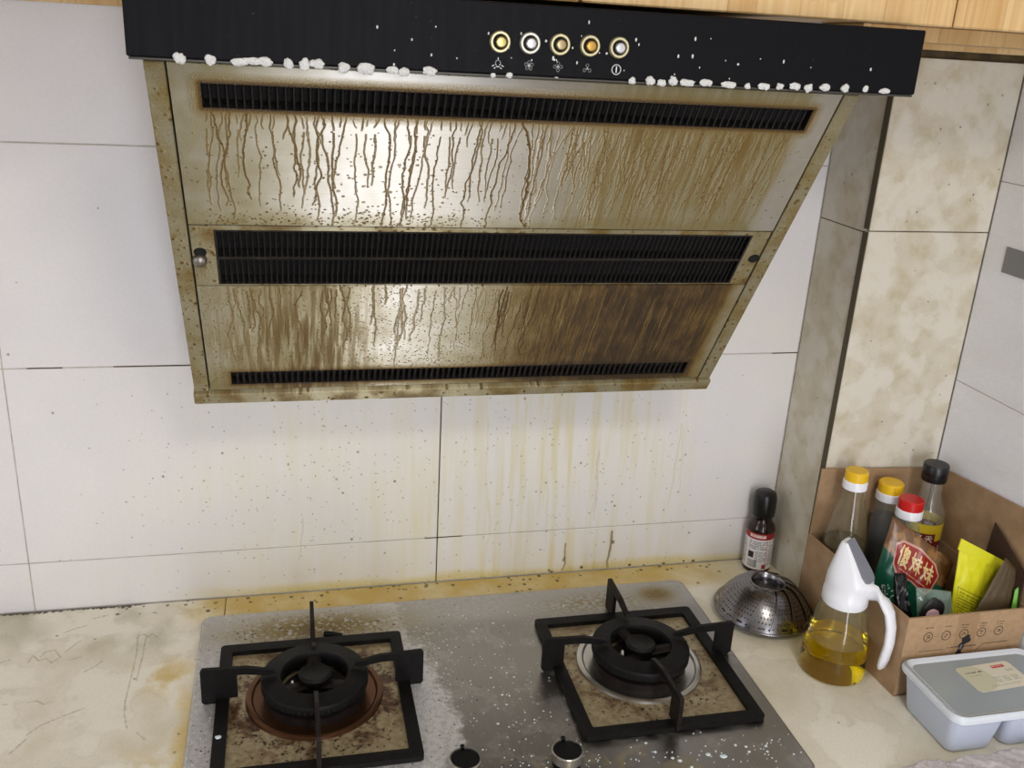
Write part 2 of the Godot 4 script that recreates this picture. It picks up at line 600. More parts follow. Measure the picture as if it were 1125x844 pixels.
# steel with spots for the frame strips, the middle inset and the drip lip
func spotted_material(dark: float, seed_: int) -> ORMMaterial3D:
	var w := 700
	var h := 520
	var T := PackedFloat32Array()
	var F := PackedFloat32Array()
	T.resize(w * h)
	F.resize(w * h)
	var cloud := noise(w, h, 0.015, seed_, 3)
	var grain := noise(w, h, 0.3, seed_ + 1, 2)
	rng.seed = seed_
	for i in w * h:
		var c := cloud[i] / 255.0
		var g := grain[i] / 255.0
		F[i] = clampf(0.5 + 0.5 * c, 0, 0.95)
		T[i] = clampf((c - 0.45) * 2.0 * dark, 0.0, 0.9) * (0.3 + g)
	for k in 2600:
		dab(T, w, h, rng.randf_range(0, w), rng.randf_range(60, h), rng.randf_range(0.9, 3.0), rng.randf_range(0.6, 1.4))
	return grime_material(T, F, w, h, 0.08)

const WALL_UV := Vector4(-0.7, -0.02, 1.0 / 1.9, 1.0 / 0.92)

func wall_tile_material() -> StandardMaterial3D:
	var w := 1520
	var h := 736
	var Y := PackedFloat32Array()
	var D := PackedFloat32Array()
	Y.resize(w * h)
	D.resize(w * h)
	var streak := noise(w, h, 0.06, 51, 3, 1, 16)
	var cloud := noise(w, h, 0.006, 52, 4)
	var grain := noise(w, h, 0.2, 53, 2)
	rng.seed = 79
	for py in h:
		var y := 0.90 - py / 800.0
		for px in w:
			var i := py * w + px
			var x := -0.7 + px / 800.0
			var s := streak[i] / 255.0
			var c := cloud[i] / 255.0
			var g := grain[i] / 255.0
			var a := bell(x, 0.80, 0.17) * (1.0 - smoothstep(0.36, 0.5, y))
			var v := a * (0.12 + 0.5 * smoothstep(0.4, 0.9, s)) * (0.4 + 0.5 * c)
			v += bell(x, 0.45, 0.28) * (1.0 - smoothstep(0.3, 0.5, y)) * (0.1 + 0.28 * c * s)
			v += smoothstep(0.15, 0.4, x) * (1.0 - smoothstep(0.004, 0.022, y + 0.02 * (c - 0.5))) * (0.3 + 0.5 * g)
			v += bell(x, 1.03, 0.2) * 0.1 * c
			Y[i] = clampf(v, 0, 1)
	# dark specks thrown up from the burners
	for k in 620:
		var cx: float = [0.32, 0.45, 0.40, 0.75, 0.85][rng.randi() % 5]
		var x := rng.randfn(cx, 0.14)
		var y := absf(rng.randfn(0.20, 0.12))
		dab(D, w, h, (x + 0.7) * 800, (0.90 - y) * 800, rng.randf_range(0.6, 1.1) * (1.7 if rng.randf() < 0.06 else 1.0), rng.randf_range(0.25, 0.7))
	for k in 30:
		dab(D, w, h, rng.randf_range(300, 1500), rng.randf_range(120, 700), rng.randf_range(0.8, 2.0), rng.randf_range(0.4, 0.9))
	for d in [[0.895, 0.072, 55, 2.0, 0.55], [0.815, 0.055, 45, 1.2, 0.6], [0.86, 0.22, 100, 1.0, 0.12], [0.39, 0.13, 60, 0.8, 0.15]]:
		runnel(D, w, h, (d[0] + 0.7) * 800, (0.90 - d[1]) * 800, d[2], d[3], d[4], 0.12, 0.02)
	for k in 26:
		runnel(Y, w, h, (rng.randfn(0.80, 0.12) + 0.7) * 800, (0.90 - rng.randf_range(0.12, 0.36)) * 800, rng.randf_range(40, 190), rng.randf_range(1.0, 2.0), rng.randf_range(0.15, 0.4), 0.1)
	for k in 14:
		dab(D, w, h, (rng.randf_range(0.6, 1.1) + 0.7) * 800, (0.90 - rng.randf_range(-0.002, 0.008)) * 800, rng.randf_range(1.5, 3.2), 0.9)
	var col := PackedByteArray()
	col.resize(w * h * 3)
	for i in w * h:
		var c := cloud[i] / 255.0 - 0.5
		var g := grain[i] / 255.0 - 0.5
		var v := Y[i]
		var d := clampf(D[i], 0, 1)
		var r := 0.885 + c * 0.03 + g * 0.02
		var gg := 0.875 + c * 0.03 + g * 0.02
		var bb := 0.875 + c * 0.02 + g * 0.02
		r = lerpf(r, 0.80, v); gg = lerpf(gg, 0.73, v); bb = lerpf(bb, 0.44, v)
		r = lerpf(r, 0.22, d); gg = lerpf(gg, 0.17, d); bb = lerpf(bb, 0.10, d)
		col[i * 3] = int(r * 255)
		col[i * 3 + 1] = int(gg * 255)
		col[i * 3 + 2] = int(bb * 255)
	var m := mat(Color.WHITE, 0.32)
	m.albedo_texture = texture(col, w, h)
	return m

# stone-patterned tile with ochre blotches (pillar)
func stained_tile_material(base: Color, stain: Color, amount: float, seed_: int, specks := 60) -> StandardMaterial3D:
	var w := 320
	var h := 1024
	var a := noise(w, h, 0.011, seed_, 5)
	var b := noise(w, h, 0.02, seed_ + 1, 4)
	var g := noise(w, h, 0.3, seed_ + 2, 2)
	var D := PackedFloat32Array()
	D.resize(w * h)
	rng.seed = seed_
	for k in specks:
		dab(D, w, h, rng.randf_range(0, w), rng.randf_range(0, h), rng.randf_range(0.8, 2.4), rng.randf_range(0.3, 0.9))
	var col := PackedByteArray()
	col.resize(w * h * 3)
	for i in w * h:
		var n := a[i] / 255.0
		var k := smoothstep(0.3, 0.75, n) * (0.3 + 0.9 * b[i] / 255.0)
		k += 0.22 * bell(n, 0.54, 0.03) + 0.25 * smoothstep(0.55, 0.8, b[i] / 255.0)
		k = clampf(k * amount, 0, 1)
		var gr := (g[i] / 255.0 - 0.5) * 0.04
		var c := base.lerp(stain, k)
		var d := D[i]
		col[i * 3] = int(clampf(lerpf(c.r + gr, 0.25, d), 0, 1) * 255)
		col[i * 3 + 1] = int(clampf(lerpf(c.g + gr, 0.2, d), 0, 1) * 255)
		col[i * 3 + 2] = int(clampf(lerpf(c.b + gr, 0.12, d), 0, 1) * 255)
	var m := mat(Color.WHITE, 0.42)
	m.albedo_texture = texture(col, w, h)
	return m

const COUNTER_UV := Vector4(-0.7, 0.0, 1.0 / 2.1, 1.0 / 0.62)

func counter_material() -> StandardMaterial3D:
	var w := 1575
	var h := 465
	var a := noise(w, h, 0.010, 61, 5)
	var b := noise(w, h, 0.020, 62, 4)
	var e := noise(w, h, 0.006, 63, 3)
	var g := noise(w, h, 0.3, 64, 2)
	var D := PackedFloat32Array()
	D.resize(w * h)
	rng.seed = 80
	# veins, scratches and loose hairs
	var P := func(px: float, py: float) -> Vector2:
		var p := at_px(px, py, 1, 0.0)
		return Vector2((p.x + 0.7) * 750.0, p.z * 750.0)
	var lines := [
		[[150, 702], [152, 698], [158, 697], [162, 700]], [[162, 700], [167, 696], [172, 700]], [[151, 700], [150, 715], [146, 735], [142, 750], [137, 770], [136, 785], [139, 800]], [[160, 700], [156, 722], [149, 748]],
		[[0, 728], [10, 725]], [[30, 728], [36, 720], [42, 726], [50, 723], [56, 728], [66, 722], [60, 714], [50, 716], [44, 722]], [[72, 716], [82, 708], [88, 704]], [[76, 725], [88, 722]],
		[[92, 738], [104, 732], [112, 726]], [[30, 772], [40, 770], [48, 774], [56, 771]], [[0, 774], [7, 774]], [[28, 808], [44, 797], [70, 786], [92, 778]], [[10, 828], [28, 812]], [[70, 695], [84, 690], [96, 687]],
		[[150, 805], [158, 812]], [[100, 680], [118, 676]]]
	for l in lines:
		for k in range(l.size() - 1):
			var p: Vector2 = P.call(l[k][0], l[k][1])
			var r: Vector2 = P.call(l[k + 1][0], l[k + 1][1])
			var n := maxi(1, int(p.distance_to(r)))
			for j in n + 1:
				var z := p.lerp(r, float(j) / n)
				dab(D, w, h, z.x, z.y, rng.randf_range(0.6, 1.2), rng.randf_range(0.08, 0.34))
	for k in 150:
		dab(D, w, h, rng.randf_range(0, w), rng.randf_range(0, h), rng.randf_range(0.8, 1.8), rng.randf_range(0.25, 0.7))
	for k in 90:
		dab(D, w, h, rng.randf_range(600, 1340), absf(rng.randfn(8, 16)), rng.randf_range(1.0, 3.0), rng.randf_range(0.4, 0.9))
	for k in 900:
		dab(D, w, h, rng.randf_range(0, 640), absf(rng.randfn(0, 1.6)), rng.randf_range(1.0, 2.6), rng.randf_range(0.6, 1.0))
	var col := PackedByteArray()
	col.resize(w * h * 3)
	for py in h:
		var z := py / 750.0
		for px in w:
			var i := py * w + px
			var x := -0.7 + px / 750.0
			var n := a[i] / 255.0
			var n2 := b[i] / 255.0
			var n3 := e[i] / 255.0
			var gr := (g[i] / 255.0 - 0.5) * 0.05
			var cloud := clampf((n - 0.35) * 1.7, 0, 1)
			var r := lerpf(0.93, 0.84, cloud)
			var gg := lerpf(0.91, 0.81, cloud)
			var bb := lerpf(0.85, 0.72, cloud)
			# thin veins where the noise crosses a level
			var vein := bell(n, 0.5, 0.03) * 0.22 * n2
			r -= vein * 0.25; gg -= vein * 0.25; bb -= vein * 0.22
			# olive-grey film at the foot of the wall
			var film := (1.0 - smoothstep(0.0, 0.17, z)) * smoothstep(0.35, 0.7, n3 + 0.15 * n2) * (1.0 - smoothstep(0.2, 0.34, x)) * smoothstep(-0.15, 0.1, x)
			r = lerpf(r, 0.56, film * 0.75); gg = lerpf(gg, 0.54, film * 0.75); bb = lerpf(bb, 0.42, film * 0.75)
			# amber grease behind the hob and along its left edge
			var strip := smoothstep(0.19, 0.29, x + 0.04 * (n2 - 0.5)) * (1.0 - smoothstep(1.0, 1.14, x)) * (1.0 - smoothstep(0.05, 0.085, z + 0.03 * (n2 - 0.5)))
			var edge := (1.0 - smoothstep(0.0, 0.022, absf(x - 0.238) + 0.02 * (n2 - 0.4))) * smoothstep(0.1, 0.3, z + 0.3 * (n3 - 0.5))
			var patch := bell(Vector2(x - 0.205, z - 0.185).length(), 0.0, 0.032) * smoothstep(0.4, 0.7, n2) * 0.75
			var low := bell(Vector2((x - 0.195) * 1.4, z - 0.40).length(), 0.0, 0.05) * smoothstep(0.4, 0.62, n2)
			var amber := clampf(maxf(strip * (0.3 + 0.5 * n + 0.35 * n2), maxf(edge * 0.7, maxf(patch, low * 0.8))), 0, 0.95)
			r = lerpf(r, 0.80, amber); gg = lerpf(gg, 0.68, amber); bb = lerpf(bb, 0.37, amber)
			var yel := smoothstep(1.0, 1.1, x) * 0.25 * n3 * (1.0 - smoothstep(0.2, 0.4, z))
			r = lerpf(r, 0.82, yel); gg = lerpf(gg, 0.74, yel); bb = lerpf(bb, 0.45, yel)
			var d := D[i]
			col[i * 3] = int(clampf(lerpf(r + gr, 0.16, d), 0, 1) * 255)
			col[i * 3 + 1] = int(clampf(lerpf(gg + gr, 0.13, d), 0, 1) * 255)
			col[i * 3 + 2] = int(clampf(lerpf(bb + gr, 0.09, d), 0, 1) * 255)
	var m := mat(Color.WHITE, 0.4)
	m.albedo_texture = texture(col, w, h)
	return m

const HOB_X0 := 0.242
const HOB_X1 := 1.002
const HOB_Z0 := 0.060
const HOB_Z1 := 0.505
const HOB_TOP := 0.008
const HOB_UV := Vector4(0.242, 0.06, 1.0 / 0.76, 1.0 / 0.445)

func hob_material() -> ORMMaterial3D:
	var w := 1216
	var h := 712
	var a := noise(w, h, 0.012, 71, 5)
	var b := noise(w, h, 0.06, 72, 4)
	var g := noise(w, h, 0.35, 73, 2)
	var brush := noise(w, h, 0.3, 74, 2, 1, 30)
	var D := PackedFloat32Array()
	var W := PackedFloat32Array()
	D.resize(w * h)
	W.resize(w * h)
	rng.seed = 81
	for k in 900:
		var x := rng.randfn(250, 190)
		dab(D, w, h, x, rng.randf_range(0, 600), rng.randf_range(0.8, 2.6), rng.randf_range(0.3, 0.9))
	for k in 120:
		dab(D, w, h, rng.randf_range(60, 460), rng.randf_range(70, 150), rng.randf_range(1.0, 4.0), rng.randf_range(0.3, 0.9))
	for k in 700:
		dab(W, w, h, rng.randf_range(4, 120), rng.randf_range(120, 700), rng.randf_range(1.0, 4.5), rng.randf_range(0.25, 0.7))
	for k in 900:
		dab(W, w, h, rng.randfn(470, 45), rng.randf_range(60, 700), rng.randf_range(1.0, 4.0), rng.randf_range(0.3, 0.75))
	for k in 90:
		dab(W, w, h, rng.randf_range(640, 780), rng.randf_range(330, 620), rng.randf_range(1.0, 5.5), rng.randf_range(0.2, 0.5))
	for k in 150:
		dab(W, w, h, rng.randf_range(760, 1130), rng.randf_range(20, 130), rng.randf_range(1.0, 5.0), rng.randf_range(0.2, 0.6))
	var col := PackedByteArray()
	var orm := PackedByteArray()
	col.resize(w * h * 3)
	orm.resize(w * h * 3)
	for py in h:
		for px in w:
			var i := py * w + px
			var n := a[i] / 255.0
			var n2 := b[i] / 255.0
			var gr := g[i] / 255.0 - 0.5
			var br := brush[i] / 255.0 - 0.5
			# dried soap film between the two burners, with a curling edge
			var rim := 455.0 + 40.0 * (n - 0.5) + 70.0 * smoothstep(60.0, 500.0, py) + 16.0 * (n2 - 0.5)
			var film := (1.0 - smoothstep(rim, rim + 30.0, px)) * (0.68 + 0.34 * smoothstep(330.0, 450.0, px))
			film *= 0.45 + 0.7 * n2 + 1.5 * gr
			film = maxf(film, W[i])
			film = maxf(film, smoothstep(0.55, 0.7, n) * 0.25 * n2)
			var back := (1.0 - smoothstep(70.0, 150.0, py)) * (0.25 + 0.35 * n2)
			film = clampf(maxf(film, back), 0, 0.95)
			# brown grease at the back of each burner, amber pool in the corner
			var grease := bell(px, 260.0, 190.0) * bell(py, 85.0, 55.0) * smoothstep(0.3, 0.6, n2 + 0.3 * n) * 0.9
			grease = maxf(grease, bell(Vector2(px - 1120.0, (py - 62.0) * 1.4).length(), 0.0, 46.0) * (0.6 + 0.6 * n2))
			grease = maxf(grease, bell(px, 960.0, 160.0) * bell(py, 75.0, 45.0) * smoothstep(0.35, 0.6, n2) * 0.5)
			grease = maxf(grease, bell(px, 800.0, 200.0) * bell(py, 660.0, 60.0) * smoothstep(0.5, 0.7, n) * 0.5)
			grease = clampf(grease * 1.15, 0, 0.92)
			var d := clampf(D[i], 0, 1)
			var r := 0.60 + br * 0.05
			var gg := 0.59 + br * 0.05
			var bb := 0.575 + br * 0.05
			r = lerpf(r, 0.88, film); gg = lerpf(gg, 0.88, film); bb = lerpf(bb, 0.89, film)
			r = lerpf(r, 0.45, grease); gg = lerpf(gg, 0.37, grease); bb = lerpf(bb, 0.16, grease)
			r = lerpf(r, 0.12, d); gg = lerpf(gg, 0.09, d); bb = lerpf(bb, 0.06, d)
			col[i * 3] = int(clampf(r, 0, 1) * 255)
			col[i * 3 + 1] = int(clampf(gg, 0, 1) * 255)
			col[i * 3 + 2] = int(clampf(bb, 0, 1) * 255)
			orm[i * 3] = 255
			orm[i * 3 + 1] = int(clampf(0.33 + br * 0.06 + film * 0.3, 0, 1) * 255)
			orm[i * 3 + 2] = int(clampf(1.0 - film * 0.75 - grease - d, 0, 1) * 255)
	var m := ORMMaterial3D.new()
	m.albedo_texture = texture(col, w, h)
	m.orm_texture = texture(orm, w, h)
	return m

# enamel-brown grease in the sunk trays
func tray_material(dirt: float, seed_: int) -> StandardMaterial3D:
	var w := 400
	var h := 420
	var a := noise(w, h, 0.012, seed_, 4)
	var b := noise(w, h, 0.05, seed_ + 1, 4)
	var g := noise(w, h, 0.3, seed_ + 2, 2)
	var D := PackedFloat32Array()
	D.resize(w * h)
	rng.seed = seed_
	for k in int(900 * dirt):
		var ang := rng.randf_range(0, TAU)
		var rad := rng.randfn(165, 28)
		dab(D, w, h, 200 + cos(ang) * rad, 200 + sin(ang) * rad, rng.randf_range(1.0, 4.5), rng.randf_range(0.4, 1.0))
	for k in int(300 * dirt):
		dab(D, w, h, rng.randf_range(0, w), rng.randf_range(0, h), rng.randf_range(0.8, 3.0), rng.randf_range(0.4, 1.0))
	var col := PackedByteArray()
	col.resize(w * h * 3)
	for i in w * h:
		var n := a[i] / 255.0
		var n2 := b[i] / 255.0
		var gr := (g[i] / 255.0 - 0.5) * 0.08
		var x := float(i % w) - 200.0
		var y := float(i / w) - 190.0
		var rust := clampf(bell(sqrt(x * x + y * y), 140.0, 55.0) * smoothstep(0.35, 0.7, n) * (0.4 + n2) * dirt, 0, 0.9)
		var r := lerpf(0.68, 0.53, n2)
		var gg := lerpf(0.635, 0.465, n2)
		var bb := lerpf(0.52, 0.335, n2)
		r = lerpf(r, 0.29, rust); gg = lerpf(gg, 0.17, rust); bb = lerpf(bb, 0.09, rust)
		var d := clampf(D[i], 0, 1) * smoothstep(0.35, 0.55, n2)
		col[i * 3] = int(clampf(lerpf(r + gr, 0.09, d), 0, 1) * 255)
		col[i * 3 + 1] = int(clampf(lerpf(gg + gr, 0.065, d), 0, 1) * 255)
		col[i * 3 + 2] = int(clampf(lerpf(bb + gr, 0.04, d), 0, 1) * 255)
	var m := mat(Color.WHITE, 0.38, 0.25)
	m.albedo_texture = texture(col, w, h)
	return m

func wood_material() -> StandardMaterial3D:
	var w := 1024
	var h := 256
	var col := PackedByteArray()
	col.resize(w * h * 3)
	var grainv := noise(w, h, 0.10, 41, 3, 1, 24)
	var ringv := noise(w, h, 0.018, 42, 2, 1, 4)
	rng.seed = 82
	var tone := []
	for k in 40:
		tone.append(rng.randf())
	for y in h:
		for x in w:
			var i := y * w + x
			var board := x / 58
			var t: float = tone[board % 40]
			var g := grainv[i] / 255.0 - 0.5
			var ring := sin(ringv[(i + board * 7919) % (w * h)] / 255.0 * 26.0) * 0.5 + 0.5
			var k := 0.45 * ring + g * 0.7
			var dark := 0.35 if x % 58 == 0 else 0.0
			col[i * 3] = int(clampf(0.88 - 0.08 * t - 0.07 * k - dark * 0.3, 0, 1) * 255)
			col[i * 3 + 1] = int(clampf(0.76 - 0.11 * t - 0.10 * k - dark * 0.3, 0, 1) * 255)
			col[i * 3 + 2] = int(clampf(0.56 - 0.13 * t - 0.12 * k - dark * 0.25, 0, 1) * 255)
	var m := mat(Color.WHITE, 0.4)
	m.albedo_texture = texture(col, w, h)
	return m

# ------------------------------------------------------------------ scene
func _ready() -> void:
	camera_and_light()
	materials()
	room()
	counter()
	wall_cabinets()
	hood()
	hob()
	corner_things()
	box_and_contents()
	container_and_cloth()

func camera_and_light() -> void:
	var cam := Camera3D.new()
	cam.name = "camera"
	cam.transform = Transform3D(Basis(CAM_X, CAM_Y, CAM_Z), EYE)
	cam.fov = rad_to_deg(2.0 * atan(422.0 / FOCAL))
	cam.near = 0.05
	cam.far = 60.0
	add_child(cam)
	cam.current = true

	var env := Environment.new()
	env.background_mode = Environment.BG_SKY
	var sky := Sky.new()
	var sm := ProceduralSkyMaterial.new()
	sm.sky_top_color = c8(150, 180, 215)
	sm.sky_horizon_color = c8(220, 226, 232)
	sm.ground_bottom_color = c8(120, 118, 112)
	sm.ground_horizon_color = c8(190, 192, 192)
	sm.sun_angle_max = 0.0
	sky.sky_material = sm
	env.sky = sky
	env.background_energy_multiplier = 1.0
	env.tonemap_mode = Environment.TONE_MAPPER_LINEAR
	env.tonemap_exposure = 0.93
	env.sdfgi_enabled = true
	env.ssao_enabled = true
	env.ssil_enabled = true
	var we := WorldEnvironment.new()
	we.name = "environment"
	we.environment = env
	add_child(we)

	# added light behind the camera, made door-tall to streak the hood face
	area("added_streak_light", Vector3(0.66, 0.27, 2.93), Vector3(0.66, 0.27, 0), Vector2(0.50, 2.1), c8(240, 244, 255), 3.6)
	# daylight through the window in the left wall
	area("side_window_daylight", Vector3(-1.44, 0.75, 1.35), Vector3(0, 0.75, 1.35), Vector2(1.1, 1.1), c8(236, 242, 255), 0.9)
	# ceiling fitting
	area("ceiling_lamp_light", Vector3(0.75, 1.63, 1.75), Vector3(0.75, 0, 1.75), Vector2(0.36, 0.36), c8(255, 246, 232), 1.35)

func area(called: String, at: Vector3, to: Vector3, size: Vector2, c: Color, energy: float) -> void:
	var l := AreaLight3D.new()
	l.name = called
	l.area_size = size
	l.light_color = c
	l.light_energy = energy
	l.area_normalize_energy = true
	l.shadow_enabled = true
	l.area_range = 12.0
	l.area_attenuation = 2.0
	add_child(l)
	l.look_at_from_position(at, to, Vector3.UP if absf((to - at).normalized().y) < 0.9 else Vector3.FORWARD)

func materials() -> void:
	M.face_up = upper_face_material()
	M.face_low = lower_face_material()
	M.spotted = spotted_material(0.9, 211)
	M.spotted_dark = spotted_material(1.3, 223)
	M.tile = wall_tile_material()
	M.pillar = stained_tile_material(c8(214, 208, 193), c8(180, 166, 132), 0.5, 301)
	M.tile_right = stained_tile_material(c8(238, 238, 242), c8(220, 218, 214), 0.25, 361, 0)
	M.counter = counter_material()
	M.hob = hob_material()
	M.tray_l = tray_material(1.3, 401)
	M.tray_r = tray_material(0.6, 431)
	M.wood = wood_material()
	M.grout = grained(c8(196, 192, 184), c8(158, 152, 140), 0.03, 0.9, 1)
	M.grout_dark = grained(c8(108, 90, 58), c8(58, 46, 28), 0.03, 0.9, 9)
	M.tile_edge = mat(c8(84, 74, 54), 0.8)
	M.plaster = mat(c8(225, 223, 218), 0.9)
	M.floor = grained(c8(150, 140, 125), c8(120, 110, 98), 0.02, 0.5, 2)
	M.black_glass = mat(c8(24, 24, 28), 0.22)
	M.black = mat(c8(10, 10, 11), 0.45)
	M.void = mat(c8(6, 6, 6), 0.9)  # near-black colour painted in for the shade inside holes and recesses
	M.iron = grained(c8(22, 20, 19), c8(11, 10, 10), 0.06, 0.5, 3, 0.03)
	M.iron_rust = grained(c8(40, 29, 26), c8(15, 13, 13), 0.04, 0.5, 4, 0.03)
	M.iron.metallic_specular = 0.3
	M.iron_rust.metallic_specular = 0.3
	M.black.metallic_specular = 0.3
	M.steel = mat(c8(190, 188, 184), 0.28, 1.0)
	M.steel_dull = mat(c8(150, 145, 138), 0.4, 1.0)
	M.foam = mat(c8(238, 238, 236), 0.6)
	M.foam.subsurf_scatter_enabled = true
	M.foam.subsurf_scatter_strength = 0.3
	M.white_plastic = mat(c8(236, 237, 242), 0.3)
	M.grey_plastic = mat(c8(128, 130, 140), 0.45)
	M.print_white = mat(c8(225, 225, 225), 0.6)

# ------------------------------------------------------------------ the room
func tiled(parent: Node3D, rects: Array, m: Material, uvr: Vector4, axis: int, face: float, thick: float, into: float) -> void:
	# rects: [a0, b0, a1, b1] across the face; 'into' is the sign of the way into the wall
	for r in rects:
		var st := mb()
		var g := 0.0007
		var lo := Vector3(r[0] + g, r[1] + g, 0)
		var hi := Vector3(r[2] - g, r[3] - g, 0)
		var a := minf(face, face + into * thick)
		var b := maxf(face, face + into * thick)
		if axis == 2:
			lo.z = a; hi.z = b
		else:
			lo = Vector3(a, r[1] + g, r[0] + g)
			hi = Vector3(b, r[3] - g, r[2] - g)
		cbox(st, lo, hi, 0.0008, uvr, axis)
		build(st, "tile", m, parent)

func plain_box(called: String, lo: Vector3, hi: Vector3, m: Material) -> MeshInstance3D:
	var st := mb()
	cbox(st, lo, hi, 0.0, Vector4(0, 0, 1, 1), 2)
	var o := build(st, called, m)
	structure(o)
	return o

func room() -> void:
	var floor_y := -0.82
	var ceil_y := 1.66
	plain_box("floor", Vector3(-1.6, floor_y - 0.1, -0.1), Vector3(1.5, floor_y, 3.1), M.floor)
	plain_box("ceiling", Vector3(-1.6, ceil_y, -0.1), Vector3(1.5, ceil_y + 0.1, 3.1), M.plaster)
	var wb := plain_box("wall_back", Vector3(-1.6, floor_y, -0.12), Vector3(1.5, ceil_y, -0.0007), M.grout)
	var rows := [0.0, 0.081, 0.381, 0.681, 0.981]
	var cols := [-0.6, 0.0, 0.6, COL_X - 0.0005]
	var rects := []
	for r in 4:
		for c in 3:
			rects.append([cols[c], rows[r], cols[c + 1], rows[r + 1]])
	tiled(wb, rects, M.tile, WALL_UV, 2, 0.0, 0.006, -1.0)
	rects = []
	for y in 4:
		for x in [[-1.2, -0.6], [-1.478, -1.2]]:
			rects.append([x[0], rows[y], x[1], rows[y + 1]])
	tiled(wb, rects, M.tile_right, Vector4(-1.5, -0.02, 1.0 / 1.3, 1.0 / 1.05), 2, 0.0, 0.006, -1.0)
	# greasy dark filling in some of the joints
	for j in [[0.5992, 0.0, 0.6008, 0.381], [0.03, 0.3802, 0.075, 0.3818], [0.14, 0.3802, 0.26, 0.3818], [1.14, 0.3802, COL_X, 0.3818], [0.58, 0.0802, 0.64, 0.0818]]:
		var stj := mb()
		cbox(stj, Vector3(j[0], j[1], -0.0007), Vector3(j[2], j[3], -0.0003), 0.0)
		build(stj, "stained_joint", M.grout_dark, wb)

	# pillar in the corner: side faces the hob, front faces the room
	var pil := plain_box("wall_pillar", Vector3(COL_X + 0.0012, floor_y, -0.11), Vector3(1.45, ceil_y, COL_Z - 0.0075), M.grout_dark)
	tiled(pil, [[0.0002, -0.001, COL_Z - 0.0075, 0.603], [0.0002, 0.603, COL_Z - 0.0075, 0.95]], M.pillar, Vector4(-0.05, 0.0, 1.0 / 0.3, 1.0 / 0.96), 0, COL_X, 0.005, 1.0)
	tiled(pil, [[COL_X - 0.001, -0.001, WALL_R - 0.0005, 0.607], [COL_X - 0.001, 0.607, WALL_R - 0.0005, 0.8435]], M.pillar, Vector4(1.15, 0.0, 1.0 / 0.28, 1.0 / 0.9), 2, COL_Z, 0.0072, -1.0)
	# raw brown edges of the front tiles, seen along the corner
	for r in [[0.001, 0.605], [0.609, 0.842]]:
		var st := mb()
		cbox(st, Vector3(COL_X - 0.0014, r[0], COL_Z - 0.0140), Vector3(COL_X + 0.0006, r[1], COL_Z - 0.0012), 0.0003)
		build(st, "tile_edge", M.tile_edge, pil)

	var wr := plain_box("wall_right", Vector3(WALL_R + 0.0008, floor_y, -0.1), Vector3(1.6, ceil_y, 3.1), M.grout)
	var zs := [COL_Z, 0.735, 1.335, 1.935]
	var ys := [0.0, 0.077, 0.377, 0.682, 0.982]
	rects = []
	for r in 4:
		for c in 3:
			rects.append([zs[c], ys[r], zs[c + 1], ys[r + 1]])
	tiled(wr, rects, M.tile_right, Vector4(0.1, -0.02, 1.0 / 1.3, 1.0 / 1.05), 0, WALL_R, 0.006, 1.0)

	# left wall and rear wall with a window and the added door opening
	var wl := [[-0.82, 0.2, 0.0, 3.1], [1.3, 1.66, 0.0, 3.1], [0.2, 1.3, 0.0, 0.8], [0.2, 1.3, 1.9, 3.1]]
	var st := mb()
	for r in wl:
		cbox(st, Vector3(-1.6, r[0], r[2]), Vector3(-1.48, r[1], r[3]), 0.0)
	structure(build(st, "wall_left", M.plaster))
	st = mb()
	for r in [[-1.6, 1.5, 1.32, 1.66], [-1.6, 0.41, -0.82, 1.32], [0.91, 1.5, -0.82, 1.32]]:
		cbox(st, Vector3(r[0], r[2], 2.97), Vector3(r[1], r[3], 3.1), 0.0)
	structure(build(st, "wall_rear", M.plaster))
	window_frame("door_1", Vector3(0.66, 0.25, 3.03), Vector3.RIGHT, 0.50, 2.14)  # unseen door added to frame the hood streak light
	window_frame("window_1", Vector3(-1.54, 0.75, 1.35), Vector3.BACK, 1.1, 1.1)

	# round ceiling lamp
	var lamp := thing("ceiling_lamp", "round white ceiling lamp in the middle of the kitchen", "lamp", Vector3(0.75, ceil_y, 1.75))
	st = mb()
	lathe(st, [Vector2(0.0, -0.02), Vector2(0.2, -0.02), Vector2(0.21, -0.01), Vector2(0.21, 0.0)], 32)
	build(st, "lamp_base", M.white_plastic, lamp)
	st = mb()
	lathe(st, [Vector2(0.0, -0.0235), Vector2(0.18, -0.0235), Vector2(0.185, -0.0205)], 32)
	var glow := mat(c8(255, 246, 232), 0.5)
	glow.emission_enabled = true
	glow.emission = c8(255, 244, 226)
	glow.emission_energy_multiplier = 1.2
	build(st, "lamp_diffuser", glow, lamp)

	# grey pad stuck to the right wall
	var a := at_px(1107, 271, 0, WALL_R)
	var b := at_px(1104, 300, 0, WALL_R)
	st = mb()
	cbox(st, Vector3(WALL_R - 0.0015, b.y, a.z), Vector3(WALL_R, a.y, a.z + 0.07), 0.0004)
	tag(build(st, "adhesive_pad", mat(c8(128, 128, 126), 0.6)), "grey adhesive pad stuck on the white tiled right wall", "pad")

